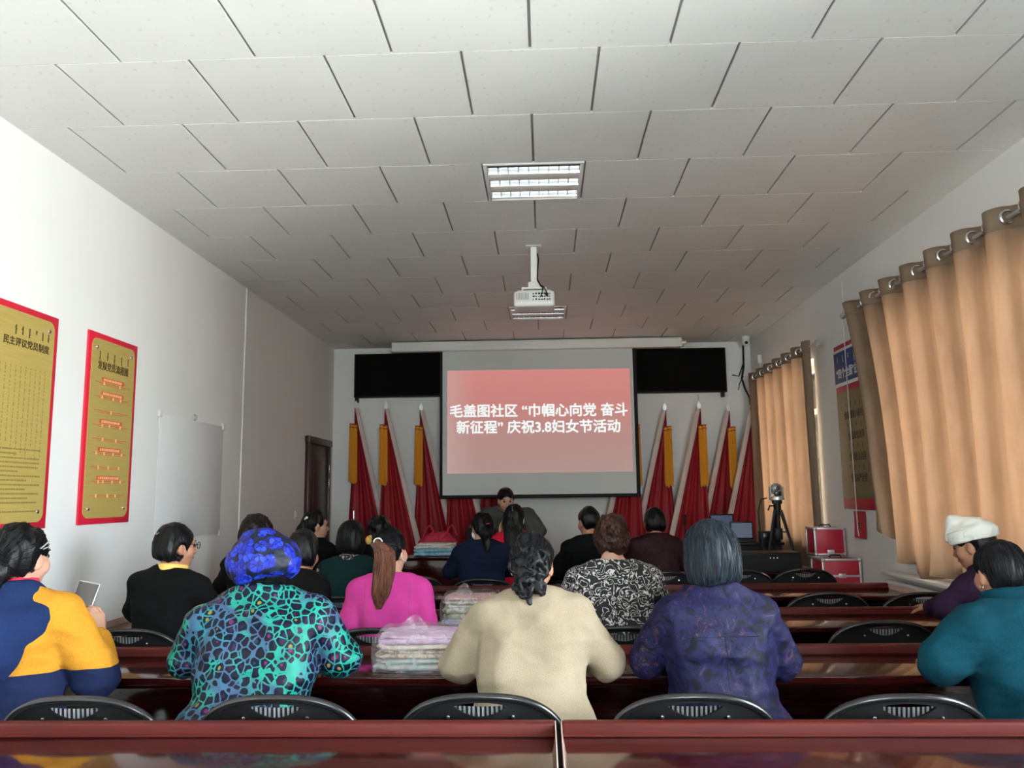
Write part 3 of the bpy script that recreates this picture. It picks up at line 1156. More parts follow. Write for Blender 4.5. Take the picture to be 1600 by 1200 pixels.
# ------------------------------------------------------------------ right wall: board, small red sheet, radiator, cables, cameras
t = thing('wall_board', (XR, 6.87, 1.97), 0, 'tall board with a blue header and dark gold panel between the two curtains', 'wall poster')
m = MB(); m.box(-.016, -.002, -.40, .42, -.70, .74, .001); m.build('red_backing', MT['red_paint_dark'], t)
m = MB(); m.box(-.019, -.015, -.385, .42, .37, .70, .001); m.build('white_band', MT['white_print'], t)
m = MB(); m.box(-.021, -.018, -.385, .42, .40, .675, .001); m.build('blue_header', MT['blue_board'], t)
gold_dark = plain('dull_gold_panel', lin('#857850'), .45, metal=.2)
m = MB(); m.box(-.020, -.015, -.34, .41, -.61, .315, .001); m.build('gold_panel', gold_dark, t)
text('“四个全面”战略布局', .098, (-.0225, 0.0, .475), (0, -1, 0), (0, 0, 1), MT['white_print'], t, 'header_lettering', .0005, sx=.86, heavy=.002)
script_marks(t, [.33, .20, .08, -.05, -.17, -.3], .635, -.022, MT['white_print'], 'header_script', [.05, .06, .04, .08, .07, .06], seed=12)
for k, (s_, zz) in enumerate((('全面建成小康社会', .10), ('全面深化改革', -.08), ('全面依法治国', -.26), ('全面从严治党', -.44))):
    text(s_, .075, (-.0215, .02, zz), (0, -1, 0), (0, 0, 1), MT['ink'], t, 'panel_lettering', .0005, sx=.8, heavy=.0015)
    script_marks(t, [.2, .1, 0, -.1, -.2], zz + .115, -.0212, MT['ink'], 'panel_script', [.03, .04, .03, .05, .06], seed=20 + k)

m = MB(); m.grid(10, 12, lambda u, v: Vector((XR - .004 - .006 * math.sin(u * 5) * v - .02 * (1 - v) * 0 - .012 * v * v, 6.85 + .26 * u, 1.255 - .225 * v)))
m2 = m.build('red_sheet', MT['red_paint_dark'], None, solid=.001)
tag(m2, 'small red paper sheet taped under the tall board', 'paper')
m = MB()
for k in range(3): m.box(XR - .0135, XR - .0125, 6.92, 7.03 - .02 * k, 1.15 - k * .02, 1.157 - k * .02)
m.build('printed_lines', MT['ink'], m2, smooth=False)

t = thing('radiator', (XR, 5.55, 0), 0, 'white finned radiator under the near curtain', 'radiator')
m = MB()
m.box(-.13, -.02, -.95, .78, .80, .825, .005)
m.box(-.12, -.03, -.92, .75, .12, .15, .004)
m.build('cover_shelf', MT['pvc'], t)
m = MB()
for k in range(30):
    y = -.9 + k * .057
    m.tube([(-.085, y, .16), (-.085, y, .74)], .017, 8)
m.tube([(-.085, -.92, .72), (-.085, .77, .72)], .022, 8)
m.tube([(-.085, -.92, .18), (-.085, .77, .18)], .022, 8)
m.box(-.115, -.055, -.92, .76, .735, .765, .006)
m.build('fins', MT['pvc'], t)
m = MB()
for y in (-.8, .65): m.box(-.07, -.002, y - .02, y + .02, .30, .34, .003); m.box(-.07, -.002, y - .02, y + .02, .81, .815)
m.build('wall_bracket', MT['pvc'], t)

m = MB()
m.tube([(XR - .012, 6.99, 3.25), (XR - .03, 6.985, 2.9), (XR - .035, 6.97, 2.3), (XR - .036, 6.96, 1.6), (XR - .04, 6.95, 1.1), (XR - .036, 6.94, 1.05)], .004, 6)
tag(m.build('hanging_cable', MT['pvc'], None), 'thin pale cable hanging down over the tall wall board', 'cable')
m = MB()
m.tube([(XR - .09, YF - .02, 3.28), (XR - .10, YF - .03, 3.0), (XR - .13, YF - .03, 2.85), (XR - .10, YF - .04, 2.72), (XR - .05, YF - .05, 2.6), (XR - .03, YF - .02, 2.2)], .012, 8)
m.tube([(XR - .10, YF - .03, 3.05), (XR - .17, YF - .04, 2.88), (XR - .25, YF - .03, 2.9)], .008, 6)
m.tube([(XR - .11, YF - .03, 2.88), (XR - .17, YF - .05, 2.78), (XR - .18, YF - .04, 2.70)], .006, 6)
tag(m.build('cable_bundle', MT['black_plastic'], None), 'black cable bundle hanging in the corner beside the banner board', 'cable')
m = MB(); m.tube([(1.98, YF - .006, 2.66), (1.985, YF - .006, 2.2), (2.0, YF - .006, 1.4), (2.0, YF - .006, .1)], .005, 6)
tag(m.build('wall_cable', MT['grey_plastic'], None), 'thin grey cable running down the front wall under the banner board', 'cable')

t = thing('dome_camera', (XR - .14, YF - .35, ZC - .001), 0, 'small white dome security camera at the ceiling corner', 'security camera')
m = MB(); m.lathe([(.055, 0), (.055, -.025), (.045, -.05), (.05, -.055)], 20); m.build('base', MT['pvc'], t)
m = MB(); m.ball((0, 0, -.075), .048, 16); hd = m.build('head', MT['pvc'], t)
m = MB(); m.lathe([(.02, 0), (.02, .012), (0, .014)], 14, Matrix.Translation((-.006, -.045, -.085)) @ Matrix.Rotation(math.pi / 2, 4, 'X')); m.build('lens', MT['black_gloss'], hd)
t = thing('wall_sensor', (XR, 9.75, 3.02), 0, 'small white sensor box with a conduit on the window wall corner', 'sensor')
m = MB(); m.box(-.05, -.001, -.05, .05, -.05, .05, .008); m.build('box', MT['pvc'], t)
m = MB(); m.box(-.02, -.001, -.012, .012, -.5, -.051, .003); m.build('conduit', MT['pvc'], t)


# ------------------------------------------------------------------ curtains
def curtain_near():
    t = thing('curtain', (XR, 5.1, 0), 0, 'long taupe grommet curtain, near window, bunched over the radiator', 'curtain', 'window curtains')
    Y0, Y1, zr = 6.62, 3.25, 2.885
    n = 19

    def f(u, v):
        y = Y0 + (Y1 - Y0) * u
        a = u * n * math.pi
        pull = (1 - u) ** 2
        zb = .865 + .30 * max(0, 1 - u / .24) ** 1.8 + .02 * math.sin(a * .7)
        z = zr + .065 + (zb - zr - .065) * v
        sh = (-.55 * v ** .8 - .12 * math.sin(math.pi * v)) * pull * .75 - .10 * max(0, v - .75) * 4 * max(0, 1 - u / .16) * .8
        amp = .070 * (1 - .2 * v) + .012 * v * math.sin(u * 23)
        sn = math.sin(a)
        x = -.120 - amp * math.copysign(abs(sn) ** .55, sn) - .016 * v * math.sin(a * .37 + 1.3) - .02 * v
        y2 = y + sh + .02 * v * math.sin(a * .5 + 3 * v)
        if v > .93: x -= .03 * math.sin(a * 1.7) * (v - .93) * 8
        return Vector((min(x, -.03), y2 - 5.1, z))
    m = MB(); m.grid(380, 46, f); m.build('drape', MT['curtain'], t, angle=180)
    m = MB(); m.grid(380, 4, lambda u, v: f(u, v * .062) + Vector((-.003, 0, 0))); m.build('heading_band', MT['curtain_hem'], t, angle=180, solid=.005)
    m = MB(); m.grid(14, 40, lambda u, v: f(u * .035, .06 + v * .94) + Vector((-.003, 0, 0))); m.build('side_hem', MT['curtain_hem'], t, angle=180, solid=.005)
    m = MB(); m.tube([(-.115, Y0 - 5.1 + .10, zr), (-.115, Y1 - 5.1 - .1, zr)], .0125, 12); rod = m.build('rod', MT['alu'], t)
    m = MB(); m.ball((-.115, Y0 - 5.1 + .13, zr), (.026, .035, .026), 14); m.build('finial', MT['alu'], rod)
    for y in (Y0 - 5.1 + .07, -.6):
        m = MB(); m.tube([(-.115, y, zr), (-.05, y, zr - .01), (-.002, y, zr - .01)], .008, 8); m.build('rod_bracket', MT['alu'], rod)
    for k in range(1, n):
        y = Y0 + (Y1 - Y0) * k / n - 5.1
        m = MB()
        m.tube([(-.120 + .036 * math.cos(q), y - .002, zr + .036 * math.sin(q)) for q in [2 * math.pi * i / 20 for i in range(20)]], .0095, 8, closed=True)
        m.build('grommet', MT['silver'], t)
    return t


def curtain_far():
    t = thing('curtain', (XR, 8.6, 0), 0, 'taupe grommet curtain at the far window beside the flags', 'curtain', 'window curtains')
    Y0, Y1, zr = 9.80, 7.63, 2.79
    n = 13

    def f(u, v):
        y = Y0 + (Y1 - Y0) * u
        a = u * n * math.pi
        z = zr + .06 + (.55 - zr - .06) * v
        amp = .052 * (1 - .25 * v) + .010 * v * math.sin(u * 19)
        sn = math.sin(a)
        x = -.110 - amp * math.copysign(abs(sn) ** .62, sn) - .014 * v * math.sin(a * .41 + .6)
        return Vector((min(x, -.03), y - 8.6 + .03 * v * math.sin(a * .5), z))
    m = MB(); m.grid(260, 30, f); m.build('drape', MT['curtain'], t, angle=180)
    m = MB(); m.grid(260, 4, lambda u, v: f(u, v * .05) + Vector((-.003, 0, 0))); m.build('heading_band', MT['curtain_hem'], t, angle=180, solid=.005)
    m = MB(); m.grid(20, 30, lambda u, v: f(.90 + u * .10, .05 + v * .95) + Vector((-.003, 0, 0))); m.build('side_hem', MT['curtain_hem'], t, angle=180, solid=.005)
    m = MB(); m.tube([(-.105, Y0 - 8.6 + .08, zr), (-.105, Y1 - 8.6 - .14, zr)], .0125, 12); rod = m.build('rod', MT['alu'], t)
    m = MB(); m.ball((-.105, Y1 - 8.6 - .17, zr), (.026, .04, .026), 14); m.build('finial', MT['alu'], rod)
    m = MB(); m.tube([(-.105, Y1 - 8.6 - .05, zr), (-.002, Y1 - 8.6 - .05, zr - .01)], .008, 8); m.build('rod_bracket', MT['alu'], rod)
    for k in range(1, n):
        y = Y0 + (Y1 - Y0) * k / n - 8.6
        m = MB()
        m.tube([(-.110 + .034 * math.cos(q), y - .002, zr + .034 * math.sin(q)) for q in [2 * math.pi * i / 18 for i in range(18)]], .0095, 8, closed=True)
        m.build('grommet', MT['silver'], t)


curtain_near()
curtain_far()


# ------------------------------------------------------------------ tables
edge_glint = plain('painted_edge_glint', lin('#c9aba0'), .5)  # pale colour painted in for the reflection at the table joint


def make_table(L, label, group, D=.45):
    """origin: floor under the middle of the far lip; the sitter is on the -y side"""
    t = thing('conference_table', (0, 0, 0), 0, label, 'table', group)
    h = L / 2
    m = MB(); m.box(-h, h, -D, -.03, .705, .735, .006, 3); m.build('tabletop', MT['table'], t)
    m = MB(); m.box(-h, h, -.030, .012, .700, .772, .008, 3); m.box(-h, h, -.034, -.028, .736, .742); m.build('raised_lip', MT['lip'], t)
    m = MB(); m.box(-h + .02, h - .02, -.022, .0, .06, .699, .003)
    for k in range(int(L / .6)):
        x = -h + .1 + k * (L - .1) / int(L / .6)
        m.box(x, x + (L - .1) / int(L / .6) - .1, -.002, .008, .15, .62, .006)
    m.build('modesty_panel', MT['table'], t)
    for s in (-1, 1):
        m = MB(); m.box(s * (h - .02) - .018, s * (h - .02) + .018, -D + .25, -.022, .0, .704, .003); m.build('side_panel', MT['table'], t)
        m = MB(); m.box(min(s * h, s * (h + .003)), max(s * h, s * (h + .003)), -D + .005, .010, .708, .768); m.build('glint_strip', edge_glint, t)  # thin end strip carrying the painted reflection
    m = MB(); m.box(-h + .04, h - .04, -D + .20, -.024, .650, .664, .002); m.build('shelf', MT['table'], t)
    return t


ROWS = [2.455, 3.64, 4.77, 6.0]
names = ['nearest row, in front of the camera', 'second row, under the teal and cream coats', 'third row, by the pink jacket', 'fourth row']
tt = make_table(2.40, 'x', 'rows of lacquered tables')
TL = {0: ('long dark red lacquered table in the front of the picture, left of the joint', 'long dark red lacquered table in the front of the picture, right of the joint'),
      1: ('dark red table where the leopard jacket and the bagged cloths are', 'dark red table where the purple brocade and teal coat sit'),
      2: ('dark red table at which the pink jacket sits', 'dark red table at which the black and white print blouse sits'),
      3: ('dark red table at which the dark green coat sits', 'dark red table ending short of the red flight cases')}
first = True
for i, y in enumerate(ROWS):
    for s in (0, 1):
        x = (-1.178, 1.242)[s]
        if first:
            tt.location = (x, y, 0); tt['label'] = TL[i][s]; first = False
        else:
            dup(tt, (x, y, 0), 0, TL[i][s])
dup(tt, (1.112, 7.62, 0), 0, 'dark table carrying the black equipment and the tripod')


def front_desk():
    t = thing('front_desk', (-1.0, 8.15, 0), 0, 'taller dark red desk at the front, speaker leaning over it', 'desk')
    m = MB(); m.box(-1.0, 1.0, -.5, .05, .83, .86, .006); m.build('desktop', MT['table'], t)
    m = MB(); m.box(-.97, .97, -.46, -.44, .05, .829, .003); m.build('front_panel', MT['table'], t)
    for s in (-1, 1):
        m = MB(); m.box(s * .96 - .02, s * .96 + .02, -.439, .03, 0, .829, .003); m.build('side_panel', MT['table'], t)


front_desk()


# ------------------------------------------------------------------ chairs
def make_chair():
    t = thing('folding_chair', (0, 0, 0), 0, 'x', 'chair', 'black folding chairs')
    a, zc, zt, zb = .268, .62, .813, .50
    bt = zt - zc

    def outline(k, n, ins=0.0):
        """full backrest outline: wide arch on top, tapering bottom"""
        th = 2 * math.pi * k / n
        c, s_ = math.cos(th), math.sin(th)
        e = 2 / 2.5
        x = (a - ins) * (abs(c) ** e) * (1 if c >= 0 else -1)
        z = zc + ((bt - ins) if s_ >= 0 else (zc - zb - ins)) * (abs(s_) ** e) * (1 if s_ >= 0 else -1)
        return x, z

    def hole(k, n):
        th = 2 * math.pi * k / n
        c, s_ = math.cos(th), math.sin(th)
        x = .084 * c
        if s_ >= 0: z = .786 - .008 * (c * c) + .004 * s_
        else: z = .786 - .008 * c * c - .040 * (-s_) ** 1.0 * (1 - c * c) ** .5
        return x, z
    tilt = Matrix.Rotation(math.radians(9), 3, 'X')

    def P(x, z, d):
        curve = -.035 * (1 - (x / a) ** 2)
        y = curve + d
        return Vector((x, y + (zc - z) * .16 - .0, z))
    n = 72
    m = MB()
    m.ring_prism([outline(k, n, .012) for k in range(n)], [hole(k, n) for k in range(n)], -.006, .006, P)
    plate = m.build('backrest', MT['vinyl'], t)
    m = MB()
    m.tube([P(*outline(k, n, .006), .0) for k in range(n)], .0125, 10, closed=True)
    m.build('rim', MT['vinyl_rim'], plate)
    m = MB()
    N = 260
    pts, rs = [], []
    for k in range(N):
        x, z = outline(k * n / N, n, .018)
        pts.append(P(x, z, .019)); rs.append(.0095 if k % 2 else .0060)
    m.tube(pts, rs, 8, closed=True)
    m.build('ribbed_piping', MT['ribbed'], plate, angle=15)
    m = MB()
    m.ring_prism([outline(k, n, .03) for k in range(n)], [((outline(k, n, .03)[0]) * .02, .62 + (outline(k, n, .03)[1] - .62) * .02) for k in range(n)], .016, .034, lambda x, z, d: P(x, min(z, .770), d))
    m.build('back_pad', MT['vinyl'], t)
    m = MB()
    V = []
    for k in range(81):
        x = -.084 + .168 * k / 80
        c = x / .084
        top = .775 + .003 * c * c
        bot = .784 - .008 * c * c - .040 * (1 - c * c)
        dy = .003 * (1 if k % 2 else -1)
        V.append((m.bm.verts.new(P(x, top, .012 + dy)), m.bm.verts.new(P(x, bot - .004, .012 + dy))))
    for A, B in zip(V, V[1:]): m.bm.faces.new((A[0], B[0], B[1], A[1]))
    m.build('handle_ribbing', MT['rib_stripe'], plate, smooth=False, recalc=False)
    for sx in (-1, 1):
        m = MB()
        p = P(sx * .100, .745, -.007)
        m.lathe([(.0065, 0), (.006, .003), (0, .0045)], 12, Matrix.Translation(p) @ Matrix.Rotation(math.pi / 2, 4, 'X'))
        m.build('screw', MT['silver'], plate)
    m = MB()
    m.box(-.21, .21, .06, .46, .388, .426, .018, 3)
    m.build('seat', MT['vinyl'], t)
    for sx in (-1, 1):
        m = MB(); m.tube([(sx * .215, -.06, .66), (sx * .222, .02, .50), (sx * .225, .25, .30), (sx * .225, .46, .012)], .011, 8); m.build('leg', MT['steel'], t)
        m = MB(); m.tube([(sx * .200, .36, .40), (sx * .205, .18, .24), (sx * .205, -.02, .012)], .011, 8); m.build('leg', MT['steel'], t)
    m = MB(); m.tube([(-.225, .44, .06), (.225, .44, .06)], .008, 8); m.tube([(-.205, .01, .06), (.205, .01, .06)], .008, 8); m.build('stretcher', MT['steel'], t)
    return t


chair0 = make_chair()
chair_used = [False]


def chair(x, y, label, rz=0.0):
    """x, y: position of the top of the backrest"""
    if not chair_used[0]:
        chair_used[0] = True
        chair0.location = (x, y + .05, 0); chair0.rotation_euler = (0, 0, rz); chair0['label'] = label
        return chair0
    return dup(chair0, (x, y + .05, 0), rz, label)




# ------------------------------------------------------------------ implicit surfaces for bodies, clothes and hair
def vnorm(a):
    a = np.asarray(a, float)
    return a / max(1e-9, np.linalg.norm(a))


class Field:
    """a distance grid: shapes are blended in, then the zero surface is meshed"""
    def __init__(s, lo, hi, h):
        s.lo = np.array(lo, float)
        s.h = h
        s.n = np.ceil((np.array(hi, float) - s.lo) / h).astype(int) + 1
        s.D = np.full(s.n, 0.5, np.float32)
        s.ax = [(s.lo[i] + h * np.arange(s.n[i])).astype(np.float32) for i in range(3)]

    def sub(s, lo, hi):
        i0 = np.maximum(0, np.floor((np.array(lo) - s.lo) / s.h).astype(int))
        i1 = np.minimum(s.n, np.ceil((np.array(hi) - s.lo) / s.h).astype(int) + 1)
        if (i1 <= i0).any(): return None
        sl = tuple(slice(a, b) for a, b in zip(i0, i1))
        X = s.ax[0][sl[0]][:, None, None]; Y = s.ax[1][sl[1]][None, :, None]; Z = s.ax[2][sl[2]][None, None, :]
        return sl, X, Y, Z

    def put(s, sl, d, k, op):
        A = s.D[sl]
        if op == 'add':
            if k > 0:
                h = np.maximum(k - np.abs(A - d), 0) / k
                s.D[sl] = np.minimum(A, d) - h * h * (k / 4)
            else: s.D[sl] = np.minimum(A, d)
        else:
            d = -d
            if k > 0:
                h = np.maximum(k - np.abs(A - d), 0) / k
                s.D[sl] = np.maximum(A, d) + h * h * (k / 4)
            else: s.D[sl] = np.maximum(A, d)

    def cap(s, a, b, r0, r1=None, k=.02, op='add'):
        r1 = r0 if r1 is None else r1
        a, b = np.asarray(a, float), np.asarray(b, float)
        mrg = max(r0, r1) + k + 3 * s.h + .01
        q = s.sub(np.minimum(a, b) - mrg, np.maximum(a, b) + mrg)
        if q is None: return
        sl, X, Y, Z = q
        ba = b - a
        L = max(1e-9, float(ba @ ba))
        px, py, pz = X - a[0], Y - a[1], Z - a[2]
        t = np.clip((px * ba[0] + py * ba[1] + pz * ba[2]) / L, 0, 1)
        d = np.sqrt((px - t * ba[0]) ** 2 + (py - t * ba[1]) ** 2 + (pz - t * ba[2]) ** 2) - (r0 + t * (r1 - r0))
        s.put(sl, d.astype(np.float32), k, op)

    def ell(s, c, r, R=None, k=.02, op='add'):
        c = np.asarray(c, float)
        m = max(r) + k + 3 * s.h + .01
        q = s.sub(c - m, c + m)
        if q is None: return
        sl, X, Y, Z = q
        x, y, z = X - c[0], Y - c[1], Z - c[2]
        if R is not None:
            u = x * R[0, 0] + y * R[1, 0] + z * R[2, 0]
            v = x * R[0, 1] + y * R[1, 1] + z * R[2, 1]
            w = x * R[0, 2] + y * R[1, 2] + z * R[2, 2]
        else: u, v, w = x, y, z
        k0 = np.sqrt((u / r[0]) ** 2 + (v / r[1]) ** 2 + (w / r[2]) ** 2)
        k1 = np.sqrt((u / r[0] ** 2) ** 2 + (v / r[1] ** 2) ** 2 + (w / r[2] ** 2) ** 2) + 1e-6
        d = k0 * (k0 - 1) / k1
        s.put(sl, d.astype(np.float32), k, op)

    def plane(s, o, n, k=0.0, lo=None, hi=None):
        """keep only the side the normal points away from"""
        q = s.sub(s.lo if lo is None else lo, (s.lo + s.h * s.n) if hi is None else hi)
        if q is None: return
        sl, X, Y, Z = q
        n = vnorm(n)
        d = (X - o[0]) * n[0] + (Y - o[1]) * n[1] + (Z - o[2]) * n[2]
        s.put(sl, -d.astype(np.float32), k, 'sub')

    def wrinkle(s, amp, freq, seed=0, ridged=True, stretch=(1, 1, 1), band=.05):
        rng = np.random.RandomState(seed)
        I = np.nonzero(np.abs(s.D) < band)
        p = np.stack([s.ax[i][I[i]] * stretch[i] for i in range(3)], 1)
        out = np.zeros(len(p), np.float32)
        for o in range(3):
            f = freq * 1.8 ** o
            acc = 0
            for j in range(4):
                kk = vnorm(rng.normal(size=3)) * f
                kk2 = vnorm(rng.normal(size=3)) * f * .6
                acc = acc + np.sin(p @ kk + rng.rand() * 6 + 1.4 * np.sin(p @ kk2 + rng.rand() * 6))
            acc = acc / 2.4
            out += ((1 - 2 * np.abs(acc)) if ridged else acc) * .6 ** o
        s.D[I] -= amp * out

    def sample(s, p):
        q = (np.asarray(p) - s.lo) / s.h
        i = np.clip(np.floor(q).astype(int), 0, s.n - 2)
        f = np.clip(q - i, 0, 1)
        r = 0
        for dx in (0, 1):
            for dy in (0, 1):
                for dz in (0, 1):
                    w = (f[..., 0] if dx else 1 - f[..., 0]) * (f[..., 1] if dy else 1 - f[..., 1]) * (f[..., 2] if dz else 1 - f[..., 2])
                    r = r + w * s.D[i[..., 0] + dx, i[..., 1] + dy, i[..., 2] + dz]
        return r

    def grad(s, p):
        e = s.h
        g = np.stack([s.sample(p + np.eye(3)[i] * e) - s.sample(p - np.eye(3)[i] * e) for i in range(3)], -1)
        return g / (np.linalg.norm(g, axis=-1, keepdims=True) + 1e-9)

    def mesh(s):
        D = s.D
        ins = D < 0
        nx, ny, nz = D.shape
        cnt = np.zeros((nx - 1, ny - 1, nz - 1), np.int8)
        for dx in (0, 1):
            for dy in (0, 1):
                for dz in (0, 1):
                    cnt += ins[dx:nx - 1 + dx, dy:ny - 1 + dy, dz:nz - 1 + dz]
        act = (cnt > 0) & (cnt < 8)
        I = np.argwhere(act)
        idx = np.full(act.shape, -1, np.int32)
        idx[act] = np.arange(len(I))
        acc = np.zeros((len(I), 3)); num = np.zeros(len(I))
        cs = [(a, b, c) for a in (0, 1) for b in (0, 1) for c in (0, 1)]
        val = {c: D[I[:, 0] + c[0], I[:, 1] + c[1], I[:, 2] + c[2]].astype(float) for c in cs}
        for c in cs:
            for ax in range(3):
                if c[ax]: continue
                e = list(c); e[ax] = 1; e = tuple(e)
                a, b = val[c], val[e]
                x = (a < 0) != (b < 0)
                t = np.where(x, a / np.where(x, a - b, 1), 0)
                p = np.array(c, float)[None, :].repeat(len(I), 0)
                p[:, ax] = t
                acc[x] += p[x]; num[x] += 1
        V = s.lo + s.h * (I + acc / num[:, None])
        quads = []
        for ax in range(3):
            o1, o2 = [(1, 2), (2, 0), (0, 1)][ax]
            A = [slice(None)] * 3; B = [slice(None)] * 3
            A[ax] = slice(0, -1); B[ax] = slice(1, None)
            a, b = ins[tuple(A)], ins[tuple(B)]
            E_ = np.argwhere(a != b)
            E_ = E_[(E_[:, o1] > 0) & (E_[:, o2] > 0) & (E_[:, o1] < D.shape[o1] - 1) & (E_[:, o2] < D.shape[o2] - 1)]
            fl = a[tuple(E_.T)]
            def cell(d1, d2):
                q = E_.copy(); q[:, o1] -= d1; q[:, o2] -= d2
                return idx[tuple(q.T)]
            q = np.stack([cell(1, 1), cell(0, 1), cell(0, 0), cell(1, 0)], 1)
            q[~fl] = q[~fl][:, ::-1]
            quads.append(q)
        Q = np.concatenate(quads)
        return V, Q[(Q >= 0).all(1)]


def rotm(yaw=0.0, pitch=0.0, tilt=0.0):
    """yaw to the left, pitch down, tilt to the right; degrees"""
    y, p, t = (math.radians(a) for a in (yaw, pitch, tilt))
    Rz = np.array([[math.cos(y), -math.sin(y), 0], [math.sin(y), math.cos(y), 0], [0, 0, 1]])
    Rx = np.array([[1, 0, 0], [0, math.cos(p), math.sin(p)], [0, -math.sin(p), math.cos(p)]])
    Ry = np.array([[math.cos(t), 0, math.sin(t)], [0, 1, 0], [-math.sin(t), 0, math.cos(t)]])
    return Rz @ Rx @ Ry


class Pose:
    pass


def hand(F, W, hd, hn, s, side, curl=35, spread=1.0):
    """palm, four jointed fingers of unequal length and a thumb from the side of the palm"""
    hd = vnorm(hd)
    hn = vnorm(np.asarray(hn) - hd * (np.asarray(hn) @ hd))
    hl = np.cross(hd, hn) * side            # towards the thumb
    K = []
    offs = (.030, .010, -.010, -.028)
    for o in offs:
        kn = W + s * (hd * (.083 - abs(o - .005) * .25) + hl * o * spread)
        K.append(kn)
        F.cap(W + s * (hd * .012 + hl * o * .55), kn, .0135 * s, .0115 * s, .012)
    for i, (kn, ln) in enumerate(zip(K, (.070, .078, .072, .056))):
        p = kn
        ang = math.radians(curl * .6)
        for j, fr in enumerate((.45, .31, .24)):
            d = vnorm(hd * math.cos(ang) + hn * math.sin(ang) + hl * offs[i] * 1.6 * spread)
            q = p + d * ln * fr * s
            F.cap(p, q, (.0092 - .0009 * j) * s, (.0086 - .0010 * j) * s, .004)
            p = q
            ang += math.radians(curl * .75)
    b = W + s * (hd * .022 + hl * .022 + hn * .004)
    d1 = vnorm(hd * .62 + hl * .70 + hn * .32)
    p1 = b + d1 * .042 * s
    F.cap(b, p1, .0145 * s, .0108 * s, .010)
    d2 = vnorm(hd * .85 + hl * .30 + hn * .42)
    p2 = p1 + d2 * .032 * s
    F.cap(p1, p2, .0104 * s, .0094 * s, .004)
    F.cap(p2, p2 + vnorm(d2 + hn * .25) * .024 * s, .0094 * s, .0076 * s, .004)


def solve_pose(top, lean, side, s, pelvis_z, hyaw, hpitch, htilt, wid, neckf=0.5, neck=.150):
    P = Pose()
    u = vnorm((math.sin(math.radians(side)), math.sin(math.radians(lean)) * math.cos(math.radians(side)), math.cos(math.radians(lean))))
    P.u = u
    P.x = vnorm(np.array([1, 0, 0]) - u * u[0])
    P.y = np.cross(u, P.x)
    P.pel = np.array([0, 0, pelvis_z])
    P.s = s
    P.N = P.pel + u * .50 * s
    P.HR = rotm(hyaw, hpitch, htilt)
    hz = P.HR[:, 2]
    P.nd = vnorm(u * neckf + hz * (1 - neckf) + P.y * .12)
    P.Hc = P.N + P.nd * neck * s
    P.w = wid
    return P


